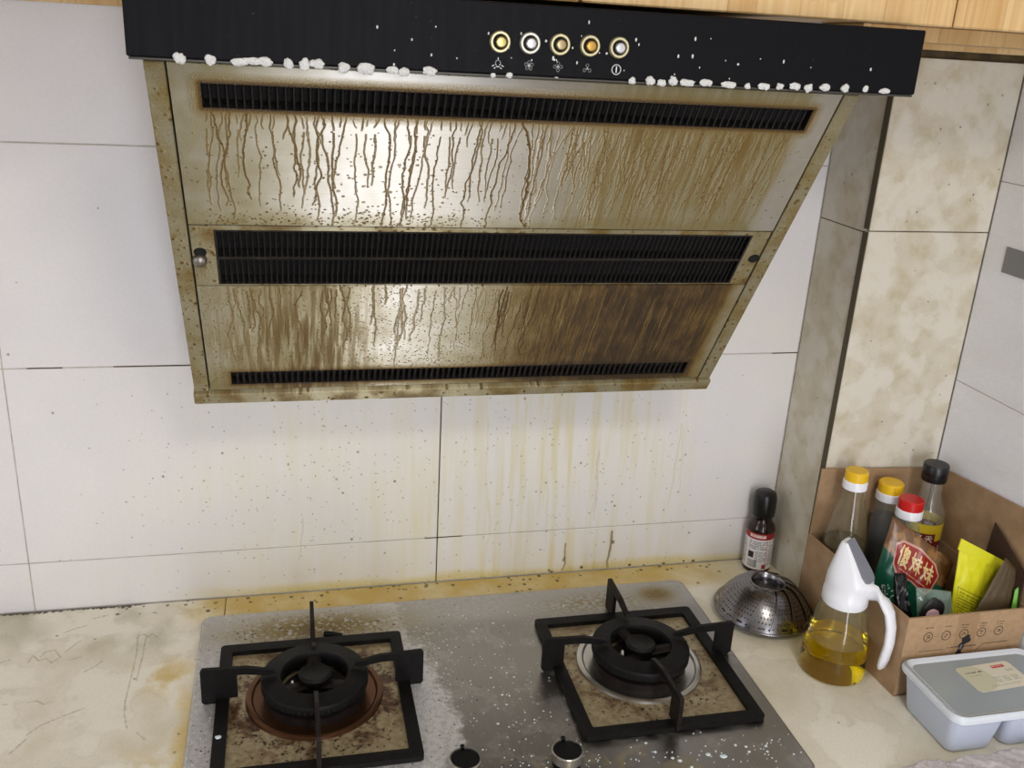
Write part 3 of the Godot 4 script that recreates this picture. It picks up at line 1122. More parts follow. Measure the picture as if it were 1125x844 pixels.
func window_frame(called: String, c: Vector3, ex: Vector3, w: float, h: float) -> void:
	var n := ex.cross(Vector3.UP)
	var st := mb()
	for s in [[-w / 2, -h / 2, -w / 2 + 0.05, h / 2], [w / 2 - 0.05, -h / 2, w / 2, h / 2], [-0.025, -h / 2, 0.025, h / 2], [-w / 2, -h / 2, w / 2, -h / 2 + 0.05], [-w / 2, h / 2 - 0.05, w / 2, h / 2]]:
		var p := PackedVector2Array([Vector2(s[0], s[1]), Vector2(s[2], s[1]), Vector2(s[2], s[3]), Vector2(s[0], s[3])])
		extrude(st, p, c - n * 0.02, ex, Vector3.UP, n, 0.04)
	var o := build(st, called, M.white_plastic)
	structure(o)
	st = mb()
	extrude(st, PackedVector2Array([Vector2(-w / 2 + 0.04, -h / 2 + 0.04), Vector2(w / 2 - 0.04, -h / 2 + 0.04), Vector2(w / 2 - 0.04, h / 2 - 0.04), Vector2(-w / 2 + 0.04, h / 2 - 0.04)]), c, ex, Vector3.UP, n, 0.004)
	var glass := mat(Color(1, 1, 1, 0.05), 0.02)
	glass.transparency = BaseMaterial3D.TRANSPARENCY_ALPHA
	build(st, "pane", glass, o)

# ------------------------------------------------------------------ counter
func counter() -> void:
	var t := thing("countertop", "cream marble-patterned countertop stained with yellow grease around the gas hob", "countertop", Vector3(-1.0, -0.03, 0.3))
	for r in [[-1.46, 0.2715], [0.2725, WALL_R - 0.001]]:
		var st := mb()
		cbox(st, Vector3(r[0], -0.03, 0.0012), Vector3(minf(r[1], 1.383), 0.0, 0.62), 0.0012, COUNTER_UV, 1)
		build_w(st, "stone_slab", M.counter, t)
	var c := thing("base_cabinet", "wooden base cabinet standing under the countertop", "cabinet", Vector3(0, -0.82, 0.3))
	var st := mb()
	cbox(st, Vector3(-1.46, -0.72, 0.002), Vector3(COL_X - 0.001, -0.031, 0.57), 0.0)
	cbox(st, Vector3(-1.46, -0.82, 0.06), Vector3(COL_X - 0.001, -0.72, 0.52), 0.0)
	cbox(st, Vector3(COL_X - 0.001, -0.82, COL_Z + 0.002), Vector3(1.383, -0.031, 0.57), 0.0)
	build_w(st, "body", M.wood, c)
	for k in 6:
		st = mb()
		var x0 := -1.45 + k * 0.472
		cbox(st, Vector3(x0, -0.71, 0.571), Vector3(x0 + 0.466, -0.045, 0.59), 0.002, Vector4(0, 0, 1, 1), 2)
		build_w(st, "door", M.wood, c)

# ------------------------------------------------------------------ wall cabinets
func wall_cabinets() -> void:
	var labels := ["light wooden wall cabinet over the bare tiles beside the range hood", "light wooden wall cabinet directly above the black range hood bar", "light wooden wall cabinet above the stained pillar in the corner"]
	var span := [[-1.4, 0.249], [0.251, 1.057], [1.059, 1.383]]
	for k in 3:
		var a: float = span[k][0]
		var b: float = span[k][1]
		var c := thing("wall_cabinet", labels[k], "cabinet", Vector3((a + b) * 0.5, 0.871, 0.2))
		var st := mb()
		var z0 := 0.002 if a < 1.0 else COL_Z + 0.001
		cbox(st, Vector3(a, 0.878, z0), Vector3(b, 1.5, 0.385), 0.0, Vector4(0, 0.87, 1.2, 1.6), 2)
		build_w(st, "body", M.wood, c)
		# strip under the carcass against the wall
		st = mb()
		cbox(st, Vector3(a, 0.8475 if k == 0 else 0.853, z0), Vector3(b, 0.8775, z0 + 0.03), 0.001, Vector4(0, 0.6, 1.2, 1.6), 2)
		build_w(st, "hanging_rail", M.wood, c)
		if k == 2:
			st = mb()
			cbox(st, Vector3(a, 0.860, z0 + 0.031), Vector3(b, 0.8775, z0 + 0.10), 0.001, Vector4(0, 0.6, 1.2, 1.6), 2)
			build_w(st, "hanging_rail", M.wood, c)
		var doors := [[a, b]]
		if k == 0:
			doors = [[a, -0.99], [-0.988, -0.58], [-0.578, -0.165], [-0.163, b]]
		if k == 1:
			doors = [[a, 0.652], [0.6545, b]]
		for d in doors:
			st = mb()
			cbox(st, Vector3(d[0], 0.8715 if k > 0 else 0.8765, 0.386), Vector3(d[1], 1.5, 0.402), 0.0015, Vector4(0, 0.87, 1.2, 1.6), 2)
			build_w(st, "door", M.wood, c)

# ------------------------------------------------------------------ range hood
func face_node(parent: Node3D, called: String) -> Node3D:
	var n := Node3D.new()
	n.name = called
	parent.add_child(n, true)
	n.transform = Transform3D(Basis(Vector3.RIGHT, FACE_S, FACE_N), FACE_O - parent.position)
	return n

# slab on the hood face with rectangular openings (x0, s0, x1, s1), in face coordinates
func face_slab(st: SurfaceTool, x0: float, s0: float, x1: float, s1: float, top: float, back: float, holes: Array, uvr: Vector4) -> void:
	st.set_smooth_group(-1)
	var uv := func(x: float, s: float) -> Vector2:
		return Vector2((x - uvr.x) * uvr.z, 1.0 - (s - uvr.y) * uvr.w)
	var flat := func(ax: float, as_: float, bx: float, bs: float) -> void:
		q(st, Vector3(ax, as_, top), Vector3(bx, as_, top), Vector3(bx, bs, top), Vector3(ax, bs, top), Vector3.BACK, uv.call(ax, as_), uv.call(bx, as_), uv.call(bx, bs), uv.call(ax, bs))
	var s := s0
	holes.sort_custom(func(a, b): return a[1] < b[1])
	for h in holes:
		flat.call(x0, s, x1, h[1])
		flat.call(x0, h[1], h[0], h[3])
		flat.call(h[2], h[1], x1, h[3])
		s = h[3]
	flat.call(x0, s, x1, s1)
	wall_ring(st, x0, s0, x1, s1, top, back, 1.0, uv)

func slot_walls(holes: Array, parent: Node3D) -> void:
	for h in holes:
		var st := mb()
		st.set_smooth_group(-1)
		wall_ring(st, h[0], h[1], h[2], h[3], -0.0002, -0.014, -1.0, func(_x, _s): return Vector2.ZERO)
		build(st, "slot_rim", M.greasy, parent)

func wall_ring(st: SurfaceTool, x0: float, s0: float, x1: float, s1: float, top: float, back: float, out: float, uv: Callable) -> void:
	for e in [[x0, s0, x1, s0, Vector3.DOWN], [x0, s1, x1, s1, Vector3.UP], [x0, s0, x0, s1, Vector3.LEFT], [x1, s0, x1, s1, Vector3.RIGHT]]:
		q(st, Vector3(e[0], e[1], top), Vector3(e[2], e[3], top), Vector3(e[2], e[3], back), Vector3(e[0], e[1], back), (e[4] as Vector3) * out, uv.call(e[0], e[1]), uv.call(e[2], e[3]), uv.call(e[2], e[3]), uv.call(e[0], e[1]))

func rib_mesh(width: float, length: float) -> ArrayMesh:
	var st := mb()
	var rings := []
	for k in 2:
		var ring := PackedVector3Array()
		for a in 7:
			var w := PI * a / 6.0
			ring.append(Vector3(cos(w) * width * 0.5, (k - 0.5) * length, sin(w) * 0.0026 - 0.002))
		rings.append(ring)
	loft(st, rings, true, true)
	return done(st)

func hood() -> void:
	var t := thing("range_hood", "side-draft range hood with black control bar and grease-streaked steel filter face", "range hood", Vector3(0.61, 0.38, 0.0))
	# carcass from the wall to just behind the face
	var st := mb()
	var prof := PackedVector2Array([Vector2(0.003, 0.379), Vector2(0.108, 0.379), Vector2(0.362, 0.78), Vector2(0.404, 0.806), Vector2(0.404, 0.8645), Vector2(0.037, 0.8645), Vector2(0.003, 0.84)])
	extrude(st, prof, Vector3(0.263, 0, 0), Vector3.BACK, Vector3.UP, Vector3.RIGHT, 0.694)
	build_w(st, "carcass", M.steel_dull, t)

	var greasy := grained(c8(46, 42, 41), c8(14, 13, 13), 0.08, 0.32, 5, 0.08)
	greasy.uv1_scale = Vector3(12, 12, 12)
	greasy.metallic_specular = 0.4
	M.greasy = greasy

	# face pieces
	var up := face_node(t, "upper_filter_panel")
	st = mb()
	face_slab(st, 0.2795, 0.2848, 0.9405, 0.4760, 0.0, -0.006, [[0.306, 0.430, 0.916, 0.456]], Vector4(FACE_X0, 0.285, 1.0 / FACE_W, 1.0 / 0.191))
	build(st, "panel_sheet", M.face_up, up)
	var low := face_node(t, "lower_filter_panel")
	st = mb()
	face_slab(st, 0.2795, 0.0020, 0.9405, 0.1912, 0.0, -0.006, [[0.306, 0.0125, 0.915, 0.0365]], Vector4(FACE_X0, 0.0, 1.0 / FACE_W, 1.0 / 0.192))
	build(st, "panel_sheet", M.face_low, low)
	var mid := face_node(t, "middle_inlet_panel")
	st = mb()
	face_slab(st, 0.2795, 0.1928, 0.9405, 0.2820, -0.001, -0.007, [[0.306, 0.1965, 0.916, 0.2335], [0.306, 0.2375, 0.916, 0.2745]], Vector4(0.26, -0.03, 1.0 / 0.7, 1.0 / 0.52))
	build(st, "panel_sheet", M.spotted_dark, mid)
	st = mb()
	face_slab(st, 0.3035, 0.1948, 0.9185, 0.2762, -0.0002, -0.0012, [[0.306, 0.1965, 0.916, 0.2335], [0.306, 0.2375, 0.916, 0.2745]], Vector4(0.26, -0.03, 1.0 / 0.7, 1.0 / 0.52))
	build(st, "grille_border", grained(c8(44, 38, 32), c8(12, 11, 10), 0.05, 0.4, 10), mid)
	for s in [[0.2600, 0.2776], [0.9424, 0.9600]]:
		var f := face_node(t, "side_frame")
		st = mb()
		cbox(st, Vector3(s[0], 0.0, -0.012), Vector3(s[1], 0.476, 0.001), 0.0008, Vector4(0.26 if s[0] < 0.5 else 0.3, 0.0, 1.0 / 0.7, 1.0 / 0.52), 2)
		build(st, "frame_strip", M.spotted, f)
	var lip := face_node(t, "drip_lip")
	st = mb()
	cbox(st, Vector3(0.2585, -0.0205, -0.016), Vector3(0.9615, -0.0010, 0.006), 0.0015, Vector4(0.26, -0.3, 1.0 / 0.7, 1.0 / 0.52), 2)
	build(st, "lip_bar", M.spotted_dark, lip)
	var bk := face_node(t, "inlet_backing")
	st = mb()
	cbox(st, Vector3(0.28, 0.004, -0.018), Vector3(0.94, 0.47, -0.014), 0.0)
	build(st, "backing_plate", M.void, bk)  # near-black plate paints the dark behind the slots

	slot_walls([[0.306, 0.430, 0.916, 0.456]], up)
	slot_walls([[0.306, 0.1965, 0.916, 0.2335], [0.306, 0.2375, 0.916, 0.2745]], mid)
	slot_walls([[0.306, 0.0125, 0.915, 0.0365]], low)
	# louvre ribs between the slots
	var specs := [[up, 0.306, 0.916, 0.430, 0.456, 82], [mid, 0.306, 0.916, 0.1965, 0.2335, 101], [mid, 0.306, 0.916, 0.2375, 0.2745, 101]]
	for e in specs:
		var pitch: float = (e[2] - e[1]) / e[5]
		var rm := rib_mesh(pitch * 0.36, e[4] - e[3])
		for k in range(1, e[5]):
			var o := put_mesh(rm, "louvre_rib", greasy, e[0])
			o.position = Vector3(e[1] + k * pitch, (e[3] + e[4]) * 0.5, 0.0)
	st = mb()
	var lp := (0.915 - 0.306) / 82.0
	for k in range(1, 82):
		cbox(st, Vector3(0.306 + k * lp - lp * 0.21, 0.0125, -0.004), Vector3(0.306 + k * lp + lp * 0.21, 0.0365, -0.0003), 0.0006)
	var lr := build(st, "slot_ribs", greasy, low)
	lr.set_meta("kind", "stuff")
	lr.set_meta("label", "black ribs of the lowest slot row")

	# latch knob and its empty twin
	st = mb()
	lathe(st, [Vector2(0.0075, -0.002), Vector2(0.0075, 0.003), Vector2(0.006, 0.0055), Vector2(0.003, 0.0068), Vector2(0.0, 0.0072)], 20)
	var kn := build(st, "latch_knob", M.steel_dull, mid)
	kn.transform = Transform3D(Basis(Vector3.RIGHT, Vector3.BACK, Vector3.DOWN), Vector3(0.2865, 0.2335, 0.001))
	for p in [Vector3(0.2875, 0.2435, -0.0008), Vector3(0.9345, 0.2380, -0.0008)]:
		var ho := put_mesh(disc_mesh(0.0068), "latch_hole_shade", M.void, mid)  # solid black disc painted as the dark of an open hole
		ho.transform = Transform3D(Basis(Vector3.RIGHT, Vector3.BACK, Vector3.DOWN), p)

	# control bar
	st = mb()
	cbox(st, Vector3(0.2500, 0.8040, 0.4055), Vector3(1.0080, 0.8660, 0.4300), 0.0012, Vector4(0.25, 0.80, 1.3, 14.0), 2)
	build_w(st, "control_bar", bar_material(), t)
	st = mb()
	cbox(st, Vector3(0.2515, 0.8015, 0.4060), Vector3(1.0065, 0.8038, 0.4285), 0.0005)
	build_w(st, "bar_edge_strip", mat(c8(70, 68, 62), 0.4, 0.6), t)
	var px := [[550, 46], [583, 47.5], [616, 49], [649, 50.5], [681, 52.5]]
	var cap_c := [c8(206, 192, 120), c8(206, 204, 206), c8(168, 150, 112), c8(190, 150, 74), c8(200, 200, 204)]
	for k in 5:
		var p := at_px(px[k][0], px[k][1], 2, 0.4335)
		p.z = 0.4302
		var turn := Transform3D(Basis(Vector3.RIGHT, Vector3.BACK, Vector3.DOWN), p)
		st = mb()
		lathe(st, [Vector2(0.0098, -0.001), Vector2(0.0098, 0.002), Vector2(0.0088, 0.0034), Vector2(0.0072, 0.0034), Vector2(0.0064, 0.0022), Vector2(0.0064, -0.001)], 28)
		var ring := build(st, "push_button", mat(c8(196, 188, 150) if k != 1 else c8(200, 198, 186), 0.38, 0.7), t)
		ring.transform = Transform3D(turn.basis, p - t.position)
		st = mb()
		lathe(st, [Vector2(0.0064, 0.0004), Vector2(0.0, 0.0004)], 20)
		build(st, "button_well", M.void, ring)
		st = mb()
		lathe(st, [Vector2(0.0047, 0.0), Vector2(0.0047, 0.0042), Vector2(0.0038, 0.0052), Vector2(0.0, 0.0056)], 22, Vector3(0.0006, 0, 0.0002))
		build(st, "button_cap", mat(cap_c[k], 0.3, 0.75), ring)
	icons(t)

	foam(t)

func disc_mesh(r: float) -> ArrayMesh:
	var st := mb()
	lathe(st, [Vector2(r, 0.0), Vector2(r * 0.9, 0.0012), Vector2(0.0, 0.0012)], 18)
	return done(st)

func bar_material() -> StandardMaterial3D:
	var w := 1400
	var h := 120
	var s := noise(w, h, 0.05, 501, 3, 1, 10)
	var g := noise(w, h, 0.3, 502, 2)
	var T := PackedFloat32Array()
	T.resize(w * h)
	rng.seed = 503
	for k in 70:
		dab(T, w, h, rng.randf_range(0, w), rng.randf_range(0, h), rng.randf_range(0.6, 1.5), rng.randf_range(0.15, 0.5))
	var col := PackedByteArray()
	var rough := PackedByteArray()
	col.resize(w * h * 3)
	rough.resize(w * h)
	for i in w * h:
		var x := i % w
		var left := 1.0 - smoothstep(500.0, 900.0, x)
		var k := left * smoothstep(0.2, 0.9, s[i] / 255.0) * 0.03 + (g[i] / 255.0 - 0.5) * 0.012
		var d := T[i]
		col[i * 3] = int(clampf(0.065 + k + d * 0.5, 0, 1) * 255)
		col[i * 3 + 1] = int(clampf(0.065 + k + d * 0.5, 0, 1) * 255)
		col[i * 3 + 2] = int(clampf(0.076 + k + d * 0.5, 0, 1) * 255)
		rough[i] = int(clampf(0.5 + k * 2.0, 0, 1) * 255)
	var m := mat(Color.WHITE, 1.0)
	m.albedo_texture = texture(col, w, h)
	m.roughness_texture = texture(rough, w, h, Image.FORMAT_L8)
	m.metallic_specular = 0.2
	return m

func icons(t: Node3D) -> void:
	var px := [[547, 70], [581, 72], [613, 73.5], [645, 75.5], [677, 76.5]]
	for k in 5:
		var p := at_px(px[k][0], px[k][1], 2, 0.4302)
		var o := p - t.position
		var st := mb()
		var w := 0.0007
		if k == 0:
			ribbon(st, arc(0.0, 0.0006, 0.0024, -0.25, 1.25), w, o, Vector3.RIGHT, Vector3.UP, Vector3.BACK)
			ribbon(st, [Vector2(-0.0012, -0.0026), Vector2(0.0012, -0.0026)], w, o, Vector3.RIGHT, Vector3.UP, Vector3.BACK)
			for a in [[-0.0052, -0.0022, -0.0036, -0.0014], [0.0052, -0.0022, 0.0036, -0.0014], [-0.0034, -0.0042, -0.0024, -0.0034], [0.0034, -0.0042, 0.0024, -0.0034], [0.0, 0.0038, 0.0, 0.0052]]:
				ribbon(st, [Vector2(a[0], a[1]), Vector2(a[2], a[3])], w, o, Vector3.RIGHT, Vector3.UP, Vector3.BACK)
		elif k == 4:
			ribbon(st, arc(0, 0, 0.0044, 0, 2), 0.0009, o, Vector3.RIGHT, Vector3.UP, Vector3.BACK)
			ribbon(st, [Vector2(0, -0.0024), Vector2(0, 0.0024)], 0.0011, o, Vector3.RIGHT, Vector3.UP, Vector3.BACK)
		else:
			var blades: int = [0, 5, 4, 3][k]
			for b in blades:
				var a := TAU * b / blades + PI / 2
				var c := Vector2(cos(a), sin(a)) * 0.0029
				ribbon(st, arc(c.x, c.y, 0.0013, 0, 2), w, o, Vector3.RIGHT, Vector3.UP, Vector3.BACK)
				ribbon(st, [Vector2.ZERO, c * 0.55], w, o, Vector3.RIGHT, Vector3.UP, Vector3.BACK)
			if k == 2:
				ribbon(st, [Vector2(-0.0022, 0.0064), Vector2(-0.001, 0.0042)], w, o, Vector3.RIGHT, Vector3.UP, Vector3.BACK)
				ribbon(st, [Vector2(-0.0022, -0.0094), Vector2(0.0005, -0.0094)], w, o, Vector3.RIGHT, Vector3.UP, Vector3.BACK)
		build(st, "button_icon", M.print_white, t)

func arc(cx: float, cy: float, r: float, a0: float, a1: float) -> Array:
	var out := []
	for k in 15:
		var a := PI * lerpf(a0, a1, k / 14.0)
		out.append(Vector2(cx + cos(a) * r, cy + sin(a) * r))
	return out

func foam(_t: Node3D) -> void:
	var spots := [[197, 64, 7, 6], [231, 66, 6, 5], [263, 68, 9, 4], [277, 67, 10, 4], [291, 68, 8, 5], [317, 70, 5, 6], [335, 71, 6, 6], [348, 70, 8, 5], [378, 75, 7, 6], [402, 75, 10, 6], [431, 77, 7, 4], [444, 79, 7, 5], [472, 78, 8, 5], [542, 83, 3, 3], [560, 83, 4, 3],
		[695, 89, 5, 4], [715, 89, 6, 5], [727, 91, 6, 4], [740, 89, 6, 5], [755, 91, 10, 4], [776, 91, 9, 4], [801, 93, 10, 4], [822, 95, 4, 4], [840, 95, 8, 4], [858, 95, 5, 4], [874, 95, 8, 4], [889, 97, 6, 5], [907, 96, 7, 4], [929, 97, 6, 5], [952, 98, 4, 4], [973, 100, 8, 3]]
	var m := grained(c8(246, 246, 244), c8(208, 208, 204), 0.12, 0.55, 6, 0.12)
	m.uv1_scale = Vector3(30, 30, 30)
	for k in spots.size():
		var s: Array = spots[k]
		var p := at_px(s[0], s[1], 2, 0.432)
		p.z = 0.4305
		var rx: float = s[2] / 1300.0
		var ry: float = s[3] / 1300.0
		var st := mb()
		blob(st, Vector3.ZERO, Vector3(rx, ry, minf(rx, ry) * 0.55), 0.55, 600 + k, 16, 10)
		if rx > ry * 1.4:
			blob(st, Vector3(rx * 0.45, -ry * 0.12, 0.0004), Vector3(rx * 0.55, ry * 0.95, ry * 0.6), 0.5, 700 + k, 14, 9)
		var o := build(st, "foam_blob", m)
		o.position = p
		var shape := "long smear of white foam" if s[2] > s[3] * 1.6 else "round blob of white foam"
		var stretch := "on the black bar between buttons and pillar" if s[0] > 690 else ("on the black bar right under the button icons" if s[0] > 520 else "on the end of the black bar away from the pillar")
		tag(o, shape + " " + stretch, "foam", "foam blobs along the black hood bar")
	var st := mb()
	rng.seed = 90
	for k in 46:
		var p := Vector3(rng.randf_range(0.45, 0.98), 0.806 + absf(rng.randfn(0, 0.018)), 0.4301)
		if k < 26:
			p.x = rng.randfn(0.63, 0.07)
			p.y = rng.randfn(0.835, 0.012)
		if p.y > 0.862 or p.x > 1.0:
			continue
		var r := rng.randf_range(0.0005, 0.0012)
		blob(st, p, Vector3(r, r * rng.randf_range(1.0, 2.0), 0.0004), 0.3, k, 7, 4)
	var o := build(st, "foam_specks", m)
	o.set_meta("kind", "stuff")
	tag(o, "fine white foam specks around the buttons of the black bar", "foam")

# ------------------------------------------------------------------ gas hob
func hob() -> void:
	var t := thing("gas_hob", "stainless steel two-burner gas hob spattered with soap foam and grease", "gas hob", Vector3((HOB_X0 + HOB_X1) * 0.5, 0.0, (HOB_Z0 + HOB_Z1) * 0.5))
	var st := mb()
	var w := HOB_X1 - HOB_X0
	var d := HOB_Z1 - HOB_Z0
	# plate with rounded corners, rolled edge
	var c := t.position
	var rings := []
	for e in [[0.0, 0.0], [0.0, 0.0055], [0.0012, 0.0073], [0.003, 0.008]]:
		var ring := PackedVector3Array()
		for p in round_rect(w - 2 * e[0], d - 2 * e[0], 0.014):
			ring.append(Vector3(p.x, e[1], p.y))
		rings.append(ring)
	loft_uv_xz(st, rings, c)
	build(st, "steel_plate", M.hob, t)
	var cx := [0.3988, 0.8510]
	var cz := [0.2810, 0.2815]
	var bz := [0.266, 0.268]
	for k in 2:
		var o := Vector3(cx[k], HOB_TOP, cz[k]) - c
		# tray inside the pan support
		st = mb()
		st.set_smooth_group(-1)
		var hw := 0.116
		var hd := 0.122
		var y := 0.0012
		q(st, o + Vector3(-hw, y, -hd), o + Vector3(hw, y, -hd), o + Vector3(hw, y, hd), o + Vector3(-hw, y, hd), Vector3.UP, Vector2(0, 0), Vector2(1, 0), Vector2(1, 1), Vector2(0, 1))
		for e in [[-hw, -hd, hw, -hd, Vector3.FORWARD], [-hw, hd, hw, hd, Vector3.BACK], [-hw, -hd, -hw, hd, Vector3.LEFT], [hw, -hd, hw, hd, Vector3.RIGHT]]:
			q(st, o + Vector3(e[0], y, e[1]), o + Vector3(e[2], y, e[3]), o + Vector3(e[2], 0, e[3]), o + Vector3(e[0], 0, e[1]), e[4])
		build(st, "burner_tray", M.tray_l if k == 0 else M.tray_r, t)
		# raised ring round the burner
		var b := Vector3(cx[k], HOB_TOP, bz[k]) - c
		st = mb()
		lathe(st, [Vector2(0.0895, 0.001), Vector2(0.0885, 0.0045), Vector2(0.0855, 0.006), Vector2(0.0815, 0.0055), Vector2(0.0790, 0.003), Vector2(0.066, 0.0025)], 56, b)
		build(st, "drip_ring", mat(c8(98, 68, 48), 0.32, 0.85) if k == 0 else M.steel, t)
		# dark foot, burner ring, cap
		st = mb()
		lathe(st, [Vector2(0.066, 0.002), Vector2(0.0655, 0.012), Vector2(0.058, 0.014), Vector2(0.058, 0.019)], 48, b)
		build(st, "burner_foot", M.iron_rust, t)
		st = mb()
		lathe(st, [Vector2(0.060, 0.018), Vector2(0.0675, 0.019), Vector2(0.0690, 0.022), Vector2(0.0690, 0.0315), Vector2(0.0678, 0.0332), Vector2(0.0440, 0.0365), Vector2(0.0428, 0.0350), Vector2(0.0415, 0.026), Vector2(0.043, 0.016)], 56, b)
		var br := build(st, "burner_ring", M.iron, t)
		# black strips on the rim, standing for the shade in its slots
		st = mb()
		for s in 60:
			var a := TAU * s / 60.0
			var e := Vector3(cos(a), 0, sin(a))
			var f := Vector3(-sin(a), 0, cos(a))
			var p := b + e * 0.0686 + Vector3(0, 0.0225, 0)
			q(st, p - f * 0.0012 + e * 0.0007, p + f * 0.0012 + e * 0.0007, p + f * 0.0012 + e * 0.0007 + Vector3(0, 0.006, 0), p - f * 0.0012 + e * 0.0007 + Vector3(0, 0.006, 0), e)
		var fl := build(st, "flame_slot_shade", M.void, br)
		fl.set_meta("kind", "stuff")
		# three spokes and the centre cap
		st = mb()
		for s in 3:
			var a := TAU * s / 3.0 + (0.5236 if k == 0 else 0.2)
			var e := Vector3(cos(a), 0, sin(a))
			var f := Vector3(-sin(a), 0, cos(a)) * 0.011
			var lo := b + e * 0.015 + Vector3(0, 0.022, 0)
			var hi := b + e * 0.044 + Vector3(0, 0.029, 0)
			tube(st, [lo, hi], 0.010, 0.004, 10)
		build(st, "burner_spokes", M.iron_rust, t)
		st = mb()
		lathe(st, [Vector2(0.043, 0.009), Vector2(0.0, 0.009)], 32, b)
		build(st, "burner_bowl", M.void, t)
		st = mb()
		lathe(st, [Vector2(0.016, 0.008), Vector2(0.016, 0.026), Vector2(0.021, 0.028), Vector2(0.0215, 0.034), Vector2(0.0195, 0.0365), Vector2(0.0185, 0.0372), Vector2(0.0175, 0.0366), Vector2(0.0, 0.0368)], 36, b)
		build(st, "burner_cap", M.iron, t)
		# ignition pin
		st = mb()
		lathe(st, [Vector2(0.0022, 0.008), Vector2(0.0022, 0.026), Vector2(0.0012, 0.030), Vector2(0.0, 0.0305)], 10, b + Vector3(-0.029, 0, 0.006))
		build(st, "ignition_pin", mat(c8(232, 230, 224), 0.3), t)
		pan_support(k, Vector3(cx[k], HOB_TOP, cz[k]))
	# knobs
	for k in 2:
		var p: Vector3 = [Vector3(0.5685, HOB_TOP, 0.4370), Vector3(0.6935, HOB_TOP, 0.4430)][k] - c
		st = mb()
		lathe(st, [Vector2(0.0175, 0.0), Vector2(0.0175, 0.009)], 32, p)
		lathe(st, [Vector2(0.0175, 0.0195), Vector2(0.0, 0.0195)], 32, p)
		var kn := build(st, "control_knob", M.black, t)
		st = mb()
		lathe(st, [Vector2(0.0185, 0.008), Vector2(0.0195, 0.009), Vector2(0.0195, 0.0205), Vector2(0.0187, 0.0213), Vector2(0.0175, 0.0213), Vector2(0.0172, 0.0190)], 40, p)
		build(st, "metal_collar", M.steel, kn)
		st = mb()
		cbox(st, p + Vector3(-0.0025, 0.0190, -0.0225), p + Vector3(0.0025, 0.0232, -0.0165), 0.0008)
		build(st, "pointer", M.black, kn)
	# dried soap drops on the plate
	st = mb()
	rng.seed = 92
	for k in 330:
		var x := rng.randfn(0.655, 0.055)
		var z := rng.randf_range(0.10, 0.47)
		if k > 190:
			x = rng.randf_range(0.62, 1.0)
			z = rng.randfn(0.455, 0.025)
		elif k > 160:
			x = rng.randf_range(0.25, 0.29)
			z = rng.randf_range(0.2, 0.45)
		if x < 0.245 or x > 0.998 or z > 0.50 or (absf(x - 0.851) < 0.13 and absf(z - 0.281) < 0.135) or (absf(x - 0.3988) < 0.13 and absf(z - 0.281) < 0.135):
			continue
		var r := rng.randf_range(0.0005, 0.0013) * (1.7 if rng.randf() < 0.12 else 1.0)
		blob(st, Vector3(x, HOB_TOP + 0.0004, z), Vector3(r, 0.0006, r), 0.25, k, 8, 4)
	for e in [[795, 831, 0.0052, 0.0036], [778, 829, 0.0034, 0.003], [747, 836, 0.0030, 0.0026], [760, 843, 0.0024, 0.002], [739, 833, 0.0024, 0.0022], [808, 819, 0.002, 0.002], [823, 826, 0.0022, 0.002]]:
		var p := at_px(e[0], e[1], 1, HOB_TOP)
		blob(st, p, Vector3(e[2], 0.0009, e[3]), 0.3, int(e[0]), 14, 5)
	var o := build(st, "soap_drops", M.foam)
	o.set_meta("kind", "stuff")
	tag(o, "dried white soap drops scattered over the steel hob plate", "foam")
	# broken-off black scrap behind the left burner
	var sc := at_px(366, 697, 1, HOB_TOP + 0.004)
	st = mb()
	tube(st, [Vector3(-0.013, 0.0045, -0.002), Vector3(-0.004, 0.0045, -0.0005), Vector3(0.013, 0.0030, 0.003)], 0.0045, 0.0040, 10, Vector3.UP, [1.0, 1.0, 0.7])
	var scrap := build(st, "rubber_foot", M.black)
	scrap.position = Vector3(sc.x, HOB_TOP + 0.0002, sc.z)
	tag(scrap, "loose black rubber foot lying behind the left burner grate", "rubber foot")

func loft_uv_xz(st: SurfaceTool, rings: Array, c: Vector3) -> void:
	st.set_smooth_group(1)
	var uv := func(p: Vector3) -> Vector2:
		return Vector2((p.x + c.x - HOB_UV.x) * HOB_UV.z, (p.z + c.z - HOB_UV.y) * HOB_UV.w)
	for i in range(rings.size() - 1):
		var A: PackedVector3Array = rings[i]
		var B: PackedVector3Array = rings[i + 1]
		for k in A.size():
			var j := (k + 1) % A.size()
			var out := (A[k] + A[j]) * 0.5 + Vector3(0, 0.001, 0)
			q(st, A[k], A[j], B[j], B[k], out, uv.call(A[k]), uv.call(A[j]), uv.call(B[j]), uv.call(B[k]))
	st.set_smooth_group(-1)
	var R: PackedVector3Array = rings[rings.size() - 1]
	var mid := Vector3(0, R[0].y, 0)
	for k in R.size():
		var j := (k + 1) % R.size()
		tri(st, mid, R[k], R[j], Vector3.UP, uv.call(mid), uv.call(R[k]), uv.call(R[j]))

